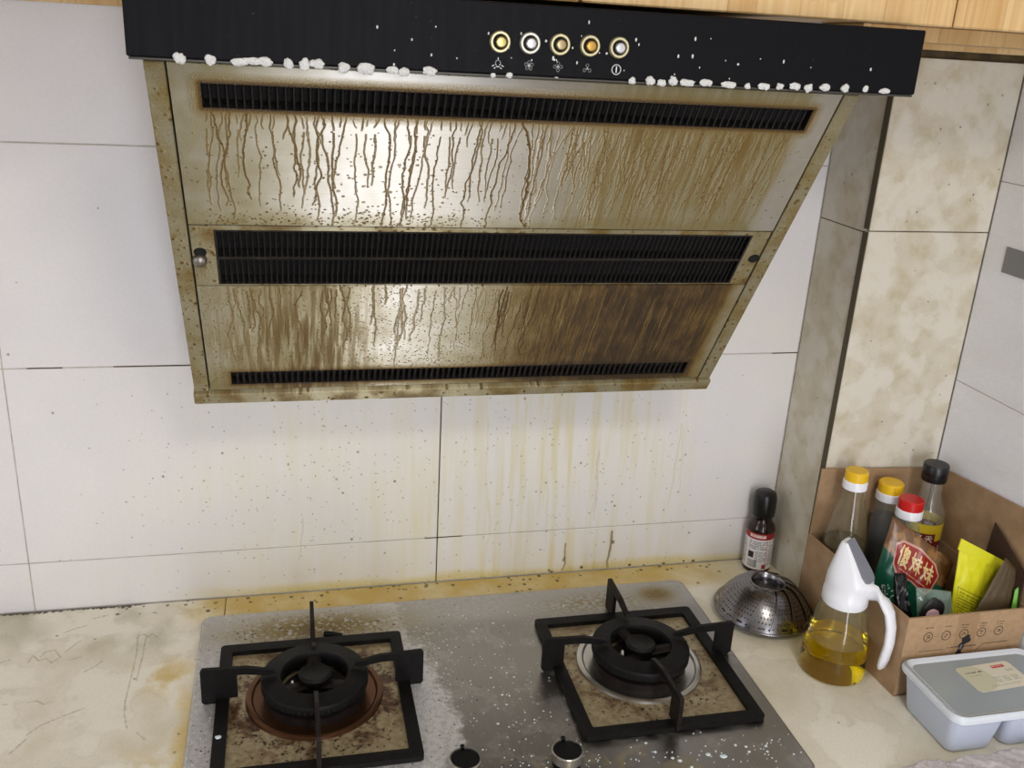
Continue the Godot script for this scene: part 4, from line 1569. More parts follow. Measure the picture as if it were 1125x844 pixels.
func pan_support(k: int, at: Vector3) -> void:
	var labels := ["black cast iron pan support around the brown crusted burner beside the bare countertop", "black cast iron pan support on the burner beside the steamer basket"]
	var t := thing("pan_support", labels[k], "pan support", at)
	# flat square frame
	var st := mb()
	var outer := round_rect(0.250, 0.262, 0.006, 4)
	var inner := round_rect(0.218, 0.228, 0.003, 4)
	st.set_smooth_group(-1)
	var n := outer.size()
	for i in n:
		var j := (i + 1) % n
		var a := Vector3(outer[i].x, 0, outer[i].y)
		var b := Vector3(outer[j].x, 0, outer[j].y)
		var c := Vector3(inner[i].x, 0, inner[i].y)
		var d := Vector3(inner[j].x, 0, inner[j].y)
		var up := Vector3(0, 0.0085, 0)
		var dn := Vector3(0, 0.0014, 0)
		q(st, a + up, b + up, d + up, c + up, Vector3.UP)
		q(st, a + dn, b + dn, b + up, a + up, a + b)
		q(st, c + dn, d + dn, d + up, c + up, -(c + d))
	build(st, "square_frame", M.iron, t)
	# four arms: plate standing on the frame with a finger reaching over the burner
	var dz := -0.018
	for s in 4:
		var e: Vector3 = [Vector3.LEFT, Vector3.RIGHT, Vector3.FORWARD, Vector3.BACK][s]
		var side := e.cross(Vector3.UP)
		var o := Vector3(0, 0, dz)
		var r1 := 0.143
		var r0 := 0.116
		if s == 2:
			r1 = 0.140; r0 = 0.112
		if s == 3:
			r1 = 0.152; r0 = 0.125
		var top := 0.054
		if s < 2:
			r0 = [0.098, 0.106, 0.112, 0.116][k * 2 + s]
		var edge := 0.1256 if s < 2 else (0.1130 if s == 2 else 0.1495)
		var poly := PackedVector2Array([Vector2(minf(r0, edge - 0.004), 0.0085), Vector2(edge, 0.0085), Vector2(edge, 0.0016), Vector2(r1 - 0.003, 0.0016), Vector2(r1, 0.005), Vector2(r1, top - 0.003), Vector2(r1 - 0.003, top), Vector2(0.085, top - 0.002), Vector2(0.052, top - 0.010), Vector2(0.049, top - 0.014), Vector2(0.060, top - 0.0165), Vector2(0.088, top - 0.012), Vector2(minf(r0, edge - 0.004), top - 0.012)])
		st = mb()
		extrude(st, poly, o - side * 0.0027, e, Vector3.UP, side, 0.0054)
		build(st, "arm", M.iron if s < 2 else M.iron_rust, t)
	if k == 0:
		st = mb()
		blob(st, Vector3(-0.1185, 0.0088, 0.058), Vector3(0.0042, 0.0012, 0.003), 0.6, 15, 10, 5)
		build(st, "paint_chip", M.foam, t)

# ------------------------------------------------------------------ bottle, steamer, oil jug
func corner_things() -> void:
	# small dark sauce bottle against the wall
	var t := thing("sauce_bottle", "small dark sauce bottle with black cap and white label, leaning in the tiled corner", "bottle", Vector3(1.1545, 0.0, 0.030))
	t.rotation = Vector3(0.0, 0.0, 0.02)
	var st := mb()
	lathe(st, [Vector2(0.0, 0.0), Vector2(0.021, 0.0), Vector2(0.0235, 0.003), Vector2(0.0235, 0.079), Vector2(0.022, 0.086), Vector2(0.0175, 0.092), Vector2(0.0155, 0.098), Vector2(0.0155, 0.106)], 32)
	build(st, "bottle_body", mat(c8(32, 16, 12), 0.12), t)
	st = mb()
	lathe(st, [Vector2(0.0168, 0.102), Vector2(0.0190, 0.104), Vector2(0.0195, 0.108), Vector2(0.0195, 0.136), Vector2(0.0175, 0.144), Vector2(0.0125, 0.1475), Vector2(0.0, 0.148)], 32)
	build(st, "bottle_cap", mat(c8(14, 14, 15), 0.3), t)
	st = mb()
	lathe(st, [Vector2(0.0238, 0.009), Vector2(0.0238, 0.077)], 40)
	var lab := build(st, "label", sauce_label(), t)
	lab.rotation.y = 0.2

	# folding steamer basket, upside down
	steamer(Vector3(1.0975, 0.0, 0.167))
	oil_jug(Vector3(1.1335, 0.0, 0.311))

func sauce_label() -> StandardMaterial3D:
	var im := Image.create(512, 200, false, Image.FORMAT_RGB8)
	im.fill(c8(228, 226, 226))
	rng.seed = 93
	im.fill_rect(Rect2i(0, 0, 512, 34), c8(150, 30, 34))
	for k in 2:
		var x := k * 256
		im.fill_rect(Rect2i(x + 10, 8, 96, 16), c8(235, 220, 215))
		fine_print(im, Rect2i(x + 14, 10, 88, 12), 2, c8(150, 30, 34))
		fine_print(im, Rect2i(x + 12, 44, 110, 50), 6, c8(90, 86, 88))
		im.fill_rect(Rect2i(x + 12, 104, 34, 34), c8(38, 30, 32))
		fine_print(im, Rect2i(x + 54, 100, 70, 60), 8, c8(100, 94, 96))
		for b in 14:
			im.fill_rect(Rect2i(x + 14 + b * 4, 150, rng.randi_range(1, 3), 40), c8(40, 36, 36))
		im.fill_rect(Rect2i(x + 120, 40, 3, 150), c8(180, 60, 60))
		im.fill_rect(Rect2i(x + 100, 172, 26, 24), c8(160, 40, 40))
		fine_print(im, Rect2i(x + 130, 44, 118, 140), 14, c8(120, 110, 110))
	var m := mat(Color.WHITE, 0.45)
	m.albedo_texture = ImageTexture.create_from_image(im)
	return m

func steamer(at: Vector3) -> void:
	var t := thing("steamer_basket", "perforated stainless steel folding steamer basket turned upside down beside the oil jug", "steamer basket", at)
	var metal := mat(c8(128, 126, 128), 0.24, 1.0)
	var R0 := 0.0275
	var R1 := 0.0760
	var prof := func(r: float) -> float:
		return 0.013 + 0.046 * (1.0 - pow(clampf((r - R0) / (R1 - R0), 0, 1), 1.9))
	var petals := 13
	for p in petals:
		var st := mb()
		st.set_smooth_group(1)
		var a0 := TAU * p / petals
		var span := TAU / petals * 1.28
		var na := 24
		var nr := 34
		var P := func(i: int, j: int) -> Vector3:
			var fr := float(j) / nr
			var r := lerpf(R0, R1, fr)
			var fa := float(i) / na
			var a := a0 + span * fa + 0.35 * fr
			var lift := 0.0030 * fa - 0.0012
			return Vector3(cos(a) * r, prof.call(r) + lift, sin(a) * r)
		for i in na:
			for j in nr:
				var hole := (i % 3 == 1) and (j % 3 == 1) and i < na - 2 and j > 3 and j < 30
				if j == 31 and i % 8 > 1 and i % 8 < 7:
					hole = true
				if hole:
					continue
				q(st, P.call(i, j), P.call(i + 1, j), P.call(i + 1, j + 1), P.call(i, j + 1), Vector3.UP + P.call(i, j) * 8.0)
		build(st, "petal", metal, t)
	var st := mb()
	var ring := []
	var rings := []
	for k in 49:
		var a := TAU * k / 48.0
		var c := Vector3(cos(a) * R1, 0.0125, sin(a) * R1)
		var e := Vector3(cos(a), 0, sin(a))
		var rg := PackedVector3Array()
		for w in 8:
			rg.append(c + e * cos(TAU * w / 8) * 0.0022 + Vector3.UP * sin(TAU * w / 8) * 0.0022)
		rings.append(rg)
	loft(st, rings, false)
	build(st, "rim", metal, t)
	# sunk base plate with its holes
	st = mb()
	lathe(st, [Vector2(R0 + 0.001, 0.0575), Vector2(R0 + 0.0005, 0.0605), Vector2(R0 - 0.002, 0.0610), Vector2(R0 - 0.004, 0.0585), Vector2(R0 - 0.0055, 0.0480)], 40)
	build(st, "base_collar", metal, t)
	st = mb()
	st.set_smooth_group(1)
	for i in 48:
		for j in 10:
			if i % 4 < 2 and j % 3 == 1:
				continue
			var r0 := 0.0035 + 0.0185 * j / 10.0
			var r1 := 0.0035 + 0.0185 * (j + 1) / 10.0
			var a0 := TAU * i / 48.0
			var a1 := TAU * (i + 1) / 48.0
			q(st, Vector3(cos(a0) * r0, 0.0480, sin(a0) * r0), Vector3(cos(a1) * r0, 0.0480, sin(a1) * r0), Vector3(cos(a1) * r1, 0.0480, sin(a1) * r1), Vector3(cos(a0) * r1, 0.0480, sin(a0) * r1), Vector3.UP)
	build(st, "base_plate", metal, t)
	# inner folded leaves under the petals, and the feet it rests on
	st = mb()
	lathe(st, [Vector2(0.067, 0.010), Vector2(0.061, 0.022), Vector2(0.045, 0.036), Vector2(0.024, 0.042)], 40)
	build(st, "inner_leaves", metal, t)
	for k in 3:
		var a := TAU * k / 3.0 + 0.4
		st = mb()
		lathe(st, [Vector2(0.0, 0.0), Vector2(0.003, 0.0), Vector2(0.003, 0.024)], 10, Vector3(cos(a) * 0.056, 0, sin(a) * 0.056))
		build(st, "foot", M.steel_dull, t)

func oil_jug(at: Vector3) -> void:
	var t := thing("oil_jug", "clear oil jug half full of yellow oil with white flip lid and handle", "jug", at)
	var glass := mat(Color(0.62, 0.64, 0.50, 0.13), 0.03)
	glass.transparency = BaseMaterial3D.TRANSPARENCY_ALPHA
	var st := mb()
	# faceted skirt below, plain cone above
	var rings := []
	for e in [[0.0566, 0.0410], [0.06, 0.0405], [0.075, 0.0380], [0.09, 0.0355], [0.120, 0.0300]]:
		var rg := PackedVector3Array()
		for k in 48:
			var a := TAU * k / 48.0
			var r: float = e[1] * (1.0 + 0.012 * cos(a * 10.0))
			rg.append(Vector3(cos(a) * r, e[0], sin(a) * r))
		rings.append(rg)
	loft(st, rings, false)
	build(st, "glass_body", glass, t)
	var oil := mat(Color(0.94, 0.83, 0.05, 0.0), 0.0)
	oil.refraction_enabled = true
	oil.refraction_scale = 0.047
	st = mb()
	lathe(st, [Vector2(0.0, 0.0008), Vector2(0.0420, 0.0008), Vector2(0.0455, 0.004), Vector2(0.0465, 0.012), Vector2(0.0450, 0.030), Vector2(0.0410, 0.0560), Vector2(0.0, 0.0560)], 48)
	build(st, "oil", oil, t)
	# lid
	var ax := Vector3(0.55, 0, 0.835)
	var sd := Vector3(-0.835, 0, 0.55)
	st = mb()
	rings = []
	for e in [[0.1140, -0.0306, 0.0306, 0.0306, 1.0], [0.1165, -0.0316, 0.0316, 0.0316, 1.0], [0.1320, -0.0314, 0.0316, 0.0314, 1.0], [0.1338, -0.0304, 0.0310, 0.0304, 1.0], [0.1460, -0.0300, 0.0330, 0.0298, 0.95], [0.1520, -0.0292, 0.0335, 0.0285, 0.85], [0.1560, -0.0285, 0.0315, 0.0272, 0.75], [0.1700, -0.0255, 0.0215, 0.0228, 0.66], [0.1850, -0.0222, 0.0105, 0.0180, 0.6], [0.1980, -0.0195, 0.0010, 0.0140, 0.6], [0.2040, -0.0180, -0.0035, 0.0120, 0.6], [0.2065, -0.0160, -0.0055, 0.0100, 0.6]]:
		var rg := PackedVector3Array()
		var c: float = (e[1] + e[2]) * 0.5
		var hw: float = (e[2] - e[1]) * 0.5
		for k in 36:
			var a := TAU * k / 36.0
			var p: float = e[4]
			var ca := signf(cos(a)) * pow(absf(cos(a)), p)
			var sa := signf(sin(a)) * pow(absf(sin(a)), p)
			rg.append(ax * (c + ca * hw) + sd * sa * e[3] + Vector3.UP * e[0])
		rings.append(rg)
	loft(st, rings)
	build(st, "lid", M.white_plastic, t)
	# grey flap on the slope
	var a0 := ax * -0.0080 + Vector3.UP * 0.2090
	var a1 := ax * 0.0312 + Vector3.UP * 0.1582
	var sl := (a1 - a0).normalized()
	var nn := sl.cross(sd).normalized()
	if nn.y < 0:
		nn = -nn
	st = mb()
	var L := a0.distance_to(a1)
	var poly := PackedVector2Array([Vector2(-0.0082, 0.0), Vector2(0.0082, 0.0), Vector2(0.0095, 0.006), Vector2(0.0135, L - 0.012), Vector2(0.0115, L - 0.003), Vector2(0.006, L), Vector2(-0.006, L), Vector2(-0.0115, L - 0.003), Vector2(-0.0135, L - 0.012), Vector2(-0.0095, 0.006)])
	extrude(st, poly, a0 - nn * 0.002, sd, sl, nn, 0.0038)
	build(st, "pour_flap", M.grey_plastic, t)
	# handle
	st = mb()
	tube(st, [ax * 0.024 + Vector3.UP * 0.1440, ax * 0.040 + Vector3.UP * 0.1450, ax * 0.054 + Vector3.UP * 0.1390, ax * 0.0640 + Vector3.UP * 0.125, ax * 0.0700 + Vector3.UP * 0.105, ax * 0.0720 + Vector3.UP * 0.080, ax * 0.0700 + Vector3.UP * 0.056, ax * 0.0680 + Vector3.UP * 0.043, ax * 0.0665 + Vector3.UP * 0.0375], 0.0112, 0.0062, 14, ax, [1.3, 1.1, 1.0, 0.98, 1.0, 1.02, 1.05, 0.9, 0.45])
	build(st, "handle", M.white_plastic, t)

# ------------------------------------------------------------------ cardboard box and what is in it
func cardboard() -> StandardMaterial3D:
	var m := grained(c8(176, 146, 112), c8(152, 122, 90), 0.02, 0.8, 7, 0.02)
	m.uv1_scale = Vector3(5, 5, 5)
	return m

func box_print() -> StandardMaterial3D:
	var w := 800
	var h := 500
	var im := Image.create(w, h, false, Image.FORMAT_RGB8)
	var n := noise(w, h, 0.02, 801, 4)
	for y in h:
		for x in w:
			var k := n[y * w + x] / 255.0 - 0.5
			im.set_pixel(x, y, Color(0.675 + k * 0.06, 0.555 + k * 0.06, 0.42 + k * 0.06))
	var ink := c8(84, 64, 46)
	rng.seed = 94
	# brown parcel tape
	for y in range(0, 330):
		for x in range(330, 470):
			var c := im.get_pixel(x, y)
			im.set_pixel(x, y, c.lerp(c8(150, 118, 84), 0.6))
	for k in 5:
		var cx := 150 + k * 118
		var cy := 128
		var pts := []
		for a in 25:
			pts.append([cos(TAU * a / 24.0), sin(TAU * a / 24.0)])
		stroke(im, pts, Vector2(cx, cy), Vector2(28, 28), 3.0, ink)
		var sign_pts: Array = [[[[-0.4, -0.3], [0.3, -0.4], [0.4, 0.2], [-0.3, 0.4]], [[-0.3, 0.0], [0.2, 0.0]]], [[[-0.5, 0.1], [-0.1, 0.4], [0.5, -0.4]], [[-0.2, -0.3], [0.2, -0.1]]], [[[-0.4, 0.3], [0.0, -0.4], [0.4, 0.3]]], [[[-0.4, -0.3], [0.4, -0.3]], [[0, -0.4], [0, 0.4]]], [[[-0.3, -0.3], [0.3, 0.0], [-0.3, 0.3]], [[0.3, -0.3], [0.4, 0.3]]]][k]
		for s in sign_pts:
			stroke(im, s, Vector2(cx, cy), Vector2(28, 28), 2.6, ink)
		fine_print(im, Rect2i(cx - 26, 66, 52, 14), 1, ink)
		if k >= 2:
			fine_print(im, Rect2i(cx - 22, 84, 44, 10), 1, ink)
		if k < 4:
			im.fill_rect(Rect2i(cx + 40, cy, 38, 3), c8(140, 112, 80))
	im.fill_rect(Rect2i(110, 216, 160, 5), ink.lerp(c8(180, 144, 104), 0.3))
	fine_print(im, Rect2i(290, 206, 200, 18), 1, ink)
	stroke(im, [[490, 250], [535, 206], [700, 206]], Vector2.ZERO, Vector2.ONE, 2.5, ink)
	# black marker smear over the tape
	for e in [[[420, 150], [395, 165], [430, 172], [400, 186]], [[400, 186], [380, 205], [392, 214]], [[385, 225], [372, 252], [388, 258]]]:
		stroke(im, e, Vector2.ZERO, Vector2.ONE, 14.0, c8(26, 24, 26))
	stroke(im, [[388, 204], [384, 222]], Vector2.ZERO, Vector2.ONE, 7.0, c8(120, 112, 112))
	stroke(im, [[110, 282], [130, 268]], Vector2.ZERO, Vector2.ONE, 4.0, ink)
	var m := mat(Color.WHITE, 0.75)
	m.albedo_texture = ImageTexture.create_from_image(im)
	return m

func slab(st: SurfaceTool, a: Vector3, b: Vector3, c: Vector3, d: Vector3, thick: float) -> void:
	# sheet of card: a b along the foot, d c along the top
	st.set_smooth_group(-1)
	var n := (b - a).cross(d - a).normalized() * thick
	var f := [a, b, c, d]
	var g := [a - n, b - n, c - n, d - n]
	var uv := [Vector2(0, 1), Vector2(1, 1), Vector2(1, 0), Vector2(0, 0)]
	q(st, f[0], f[1], f[2], f[3], n, uv[0], uv[1], uv[2], uv[3])
	q(st, g[0], g[1], g[2], g[3], -n, uv[0], uv[1], uv[2], uv[3])
	var mid := Vector3.ZERO
	for k in 4:
		mid += f[k] + g[k]
	mid /= 8.0
	for k in 4:
		var j := (k + 1) % 4
		q(st, f[k], f[j], g[j], g[k], (f[k] + f[j] + g[k] + g[j]) * 0.25 - mid)

func sheet(t: Node3D, called: String, m: Material, pts: Array, thick := 0.003) -> MeshInstance3D:
	var st := mb()
	slab(st, pts[0], pts[1], pts[2], pts[3], thick)
	return build_w(st, called, m, t)

func bottle(label: String, at: Vector3, lean: Vector3, prof: Array, glass: Material, cap: Array, liquid: Array) -> Node3D:
	var t := thing("condiment_bottle", label, "bottle", at, "condiment bottles in the cardboard box")
	t.rotation = lean
	var st := mb()
	lathe(st, prof, 36)
	build(st, "glass_body", glass, t)
	for c in cap:
		st = mb()
		lathe(st, c[1], 32)
		build(st, c[0], c[2], t)
	if liquid.size():
		st = mb()
		lathe(st, liquid[0], 32)
		build(st, "sauce", liquid[1], t)
	return t

func soy_label() -> StandardMaterial3D:
	var im := Image.create(512, 256, false, Image.FORMAT_RGB8)
	im.fill(c8(232, 206, 50))
	for k in 2:
		var x := k * 256
		im.fill_rect(Rect2i(x + 12, 96, 232, 160), c8(120, 28, 34))
		im.fill_rect(Rect2i(x + 70, 52, 116, 60), c8(120, 28, 34))
		glyph(im, "shun", Vector2(x + 82, 60), Vector2(42, 42), 3.0, c8(240, 232, 222))
		glyph(im, "tian", Vector2(x + 136, 60), Vector2(40, 42), 3.0, c8(240, 232, 222))
		glyph(im, "tian", Vector2(x + 18, 126), Vector2(50, 84), 4.0, c8(242, 238, 230))
		glyph(im, "wang", Vector2(x + 72, 126), Vector2(50, 84), 4.0, c8(242, 238, 230))
		glyph(im, "jiang", Vector2(x + 128, 122), Vector2(54, 90), 4.0, c8(242, 238, 230))
		glyph(im, "you", Vector2(x + 188, 122), Vector2(52, 90), 4.0, c8(242, 238, 230))
	var m := mat(Color.WHITE, 0.4)
	m.albedo_texture = ImageTexture.create_from_image(im)
	return m

func bag_material() -> StandardMaterial3D:
	var w := 600
	var h := 480
	var im := Image.create(w, h, false, Image.FORMAT_RGB8)
	var n := noise(w, h, 0.012, 811, 3)
	for y in h:
		for x in w:
			var k := n[y * w + x] / 255.0
			var c := c8(112, 76, 46).lerp(c8(158, 118, 74), smoothstep(0.4, 0.8, k))
			if y > 150 + 30.0 * sin(x * 0.006):
				c = c8(14, 74, 56).lerp(c8(24, 98, 74), k)
			im.set_pixel(x, y, c)
	# red badge with a pale rim
	var poly := PackedVector2Array([Vector2(90, 100), Vector2(140, 64), Vector2(300, 44), Vector2(460, 64), Vector2(512, 104), Vector2(488, 196), Vector2(440, 232), Vector2(300, 218), Vector2(160, 232), Vector2(112, 196)])
	var small := PackedVector2Array()
	for p in poly:
		small.append(Vector2(300, 140) + (p - Vector2(300, 140)) * Vector2(0.95, 0.88))
	for y in range(40, 240):
		for x in range(80, 520):
			if Geometry2D.is_point_in_polygon(Vector2(x, y), small):
				im.set_pixel(x, y, c8(158, 36, 32))
			elif Geometry2D.is_point_in_polygon(Vector2(x, y), poly):
				im.set_pixel(x, y, c8(206, 160, 140))
	glyph(im, "sha", Vector2(138, 82), Vector2(96, 96), 6.0, c8(240, 214, 150))
	glyph(im, "mei", Vector2(252, 76), Vector2(96, 100), 6.0, c8(240, 214, 150))
	glyph(im, "mei", Vector2(366, 82), Vector2(96, 96), 6.0, c8(240, 214, 150))
	fine_print(im, Rect2i(170, 192, 270, 12), 1, c8(232, 190, 150))
	# white sprig print and a white stroke
	rng.seed = 95
	for k in 26:
		var p := Vector2(rng.randf_range(60, 190), rng.randf_range(300, 380))
		stroke(im, [[0, 0], [rng.randf_range(-14, 14), rng.randf_range(-10, 10)]], p, Vector2.ONE, 3.5, c8(196, 206, 200))
	stroke(im, [[230, 300], [262, 340], [250, 400], [222, 440]], Vector2.ZERO, Vector2.ONE, 5.0, c8(214, 220, 216))
	var m := mat(Color.WHITE, 0.28)
	m.albedo_texture = ImageTexture.create_from_image(im)
	return m

func packet_material() -> StandardMaterial3D:
	var w := 300
	var h := 420
	var im := Image.create(w, h, false, Image.FORMAT_RGB8)
	var n := noise(w, h, 0.02, 821, 3)
	for y in h:
		for x in w:
			var k := n[y * w + x] / 255.0 - 0.5
			im.set_pixel(x, y, Color(0.88 + k * 0.06, 0.86 + k * 0.06, 0.16 + k * 0.1))
	rng.seed = 96
	im.fill_rect(Rect2i(24, 176, 250, 4), c8(160, 158, 36))
	im.fill_rect(Rect2i(24, 176, 4, 190), c8(160, 158, 36))
	fine_print(im, Rect2i(36, 190, 230, 170), 14, c8(140, 140, 40))
	var m := mat(Color.WHITE, 0.3)
	m.albedo_texture = ImageTexture.create_from_image(im)
	return m

# soft pouch: a grid between four corners that bulges
func pouch(st: SurfaceTool, a: Vector3, b: Vector3, c: Vector3, d: Vector3, bulge: float, crease: float, seed_: int, nx := 18, ny := 18) -> void:
	st.set_smooth_group(1)
	var n := (b - a).cross(d - a).normalized()
	var nz := FastNoiseLite.new()
	nz.seed = seed_
	nz.frequency = 0.12
	var P := func(i: int, j: int, s: float) -> Vector3:
		var u := float(i) / nx
		var v := float(j) / ny
		var p := a.lerp(b, u).lerp(d.lerp(c, u), v)
		var k := pow(sin(PI * u) * sin(PI * v), 0.6)
		var e := minf(minf(u, 1.0 - u), minf(v, 1.0 - v))
		return p + n * (s * (bulge * k + 0.0004) + crease * nz.get_noise_2d(i * 3.0, j * 2.2) * smoothstep(0.0, 0.1, e + 0.03))
	for s in [1.0, -1.0]:
		for i in nx:
			for j in ny:
				var uvs := []
				for k in [[0, 0], [1, 0], [1, 1], [0, 1]]:
					uvs.append(Vector2(float(i + k[0]) / nx, 1.0 - float(j + k[1]) / ny))
				q(st, P.call(i, j, s), P.call(i + 1, j, s), P.call(i + 1, j + 1, s), P.call(i, j + 1, s), n * s, uvs[0], uvs[1], uvs[2], uvs[3])
	for i in nx:
		q(st, P.call(i, 0, 1.0), P.call(i + 1, 0, 1.0), P.call(i + 1, 0, -1.0), P.call(i, 0, -1.0), a - d)
		q(st, P.call(i, ny, 1.0), P.call(i + 1, ny, 1.0), P.call(i + 1, ny, -1.0), P.call(i, ny, -1.0), d - a)
	for j in ny:
		q(st, P.call(0, j, 1.0), P.call(0, j + 1, 1.0), P.call(0, j + 1, -1.0), P.call(0, j, -1.0), a - b)
		q(st, P.call(nx, j, 1.0), P.call(nx, j + 1, 1.0), P.call(nx, j + 1, -1.0), P.call(nx, j, -1.0), b - a)

func box_and_contents() -> void:
	var t := thing("cardboard_box", "open brown cardboard box holding sauce bottles and seasoning packets", "box", Vector3(1.28, 0.0, 0.26))
	var card := cardboard()
	var h := 0.124
	var FL := Vector3(1.188, 0.0005, 0.384)
	var BL := Vector3(1.173, 0.0005, 0.1385)
	var BR := Vector3(1.3805, 0.0005, 0.1385)
	var FR := Vector3(1.3805, 0.0005, 0.381)
	var U := Vector3(0, h, 0)
	sheet(t, "front_panel", box_print(), [FL, FR, FR + U, FL + U + Vector3(-0.003, 0.003, 0)])
	sheet(t, "side_panel", card, [BL, FL, FL + U + Vector3(-0.003, 0.003, 0), BL + U])
	sheet(t, "side_panel", card, [FR, BR, BR + U, FR + U])
	sheet(t, "back_panel", card, [BR, BL, BL + U, BR + U])
	sheet(t, "bottom_panel", card, [FL, BL, BR, FR])
	# flaps standing up at the back and on the right
	sheet(t, "flap", card, [BL + U + Vector3(0.001, 0.001, 0.003), BR + U + Vector3(-0.004, 0.001, 0.003), BR + Vector3(-0.004, 0.229, 0.001), BL + Vector3(0.003, 0.237, 0.001)], 0.0025)
	sheet(t, "flap", card, [BR + U + Vector3(-0.001, 0.001, 0.004), FR + U + Vector3(-0.001, 0.001, -0.01), FR + Vector3(-0.001, 0.255, -0.03), BR + Vector3(-0.001, 0.235, 0.006)], 0.0025)

	var clear := mat(Color(0.52, 0.48, 0.36, 0.30), 0.04)
	clear.transparency = BaseMaterial3D.TRANSPARENCY_ALPHA
	var pale := mat(Color(0.75, 0.76, 0.72, 0.18), 0.04)
	pale.transparency = BaseMaterial3D.TRANSPARENCY_ALPHA
	var yellow := mat(c8(236, 190, 32), 0.35)
	var red := mat(c8(202, 32, 30), 0.32)
	var white: Material = M.white_plastic
	var dark := mat(c8(28, 16, 12), 0.15)
	var two := func(y: float, r: float, top: Material) -> Array:
		return [["cap_skirt", [Vector2(r * 0.9, y), Vector2(r * 1.06, y + 0.001), Vector2(r * 1.06, y + 0.013), Vector2(r, y + 0.0145)], white], ["cap", [Vector2(r, y + 0.0142), Vector2(r, y + 0.028), Vector2(r * 0.9, y + 0.030), Vector2(0.0, y + 0.0302)], top]]
	bottle("tall clear bottle with yellow and white cap by the pillar", Vector3(1.2130, 0.004, 0.178), Vector3(0, 0, 0.01),
		[Vector2(0.0, 0.0), Vector2(0.030, 0.0), Vector2(0.0322, 0.004), Vector2(0.0322, 0.128), Vector2(0.031, 0.144), Vector2(0.0255, 0.174), Vector2(0.018, 0.204), Vector2(0.0155, 0.220), Vector2(0.0155, 0.228)], clear,
		two.call(0.218, 0.0172, yellow), [[Vector2(0.0, 0.003), Vector2(0.029, 0.003), Vector2(0.0312, 0.006), Vector2(0.0312, 0.128), Vector2(0.0, 0.129)], dark])
	bottle("short clear bottle with a yellow and white cap behind the red-capped bottle", Vector3(1.2860, 0.004, 0.1665), Vector3(0.0, 0.0, 0.012),
		[Vector2(0.0, 0.0), Vector2(0.020, 0.0), Vector2(0.0215, 0.004), Vector2(0.0215, 0.150), Vector2(0.021, 0.165), Vector2(0.0180, 0.180), Vector2(0.0170, 0.196)], pale,
		two.call(0.189, 0.0190, yellow), [[Vector2(0.0, 0.003), Vector2(0.0195, 0.003), Vector2(0.0207, 0.006), Vector2(0.0207, 0.150), Vector2(0.0200, 0.160), Vector2(0.0, 0.160)], mat(c8(58, 62, 72), 0.3)])
	var rb := bottle("clear bottle with a red and white cap in front of the soy sauce bottle", Vector3(1.2905, 0.004, 0.2130), Vector3(0.0, 0.0, 0.012),
		[Vector2(0.0, 0.0), Vector2(0.021, 0.0), Vector2(0.0230, 0.004), Vector2(0.0230, 0.135), Vector2(0.0220, 0.155), Vector2(0.0180, 0.174), Vector2(0.0170, 0.190)], pale,
		two.call(0.183, 0.0186, red), [])
	var st := mb()
	lathe(st, [Vector2(0.0232, 0.080), Vector2(0.0232, 0.133)], 36)
	build(st, "label", mat(c8(214, 198, 60), 0.4), rb)
	var sb := bottle("tall clear soy sauce bottle with a black cap and a yellow and red label", Vector3(1.3440, 0.004, 0.186), Vector3(0, 0, 0.012),
		[Vector2(0.0, 0.0), Vector2(0.025, 0.0), Vector2(0.0270, 0.004), Vector2(0.0270, 0.165), Vector2(0.0258, 0.178), Vector2(0.019, 0.194), Vector2(0.0152, 0.206), Vector2(0.0142, 0.236)], pale,
		[["cap", [Vector2(0.0185, 0.229), Vector2(0.0188, 0.230), Vector2(0.0188, 0.240), Vector2(0.0178, 0.2405), Vector2(0.0178, 0.2425), Vector2(0.0190, 0.243), Vector2(0.0190, 0.254), Vector2(0.0178, 0.256), Vector2(0.0, 0.2562)], mat(c8(15, 14, 15), 0.35)]],
		[[Vector2(0.0, 0.003), Vector2(0.024, 0.003), Vector2(0.0258, 0.006), Vector2(0.0258, 0.1), Vector2(0.0, 0.1)], dark])
	st = mb()
	lathe(st, [Vector2(0.0273, 0.088), Vector2(0.0273, 0.163)], 40)
	var lab := build(st, "label", soy_label(), sb)
	lab.rotation.y = -0.65

	# green and brown seasoning bag
	var bag := thing("seasoning_bag", "brown and green seasoning bag with a red badge bearing cream characters", "bag", Vector3(1.27, 0.004, 0.29))
	st = mb()
	pouch(st, Vector3(1.2080, 0.060, 0.2600), Vector3(1.2900, 0.008, 0.3020), at_px(1048, 618, 2, 0.282), at_px(981, 567, 2, 0.240), 0.006, 0.004, 31)
	build_w(st, "pouch", bag_material(), bag)
	# yellow packet
	var yp := thing("yellow_packet", "bright yellow seasoning packet with a folded top standing in the box", "packet", Vector3(1.33, 0.02, 0.33))
	st = mb()
	pouch(st, Vector3(1.2990, 0.040, 0.3345), Vector3(1.3440, 0.020, 0.3420), Vector3(1.3700, 0.1690, 0.3240), Vector3(1.2945, 0.2070, 0.3200), 0.005, 0.003, 32)
	build_w(st, "pouch", packet_material(), yp)
	st = mb()
	slab(st, Vector3(1.2905, 0.1925, 0.3245), Vector3(1.3690, 0.1540, 0.3290), Vector3(1.3715, 0.1690, 0.3265), Vector3(1.2945, 0.2085, 0.3225), 0.002)
	build_w(st, "folded_top", mat(c8(222, 218, 44), 0.35), yp)
	# kraft pouch, dark card, green packet corner
	var kp := thing("kraft_pouch", "dark brown paper pouch leaning in front of the yellow packet", "pouch", Vector3(1.35, 0.02, 0.36))
	st = mb()
	pouch(st, Vector3(1.2880, 0.060, 0.3660), Vector3(1.3745, 0.030, 0.3660), Vector3(1.3765, 0.1660, 0.3490), Vector3(1.3520, 0.1880, 0.3470), 0.003, 0.002, 33)
	build_w(st, "pouch", mat(c8(84, 68, 44), 0.55), kp)
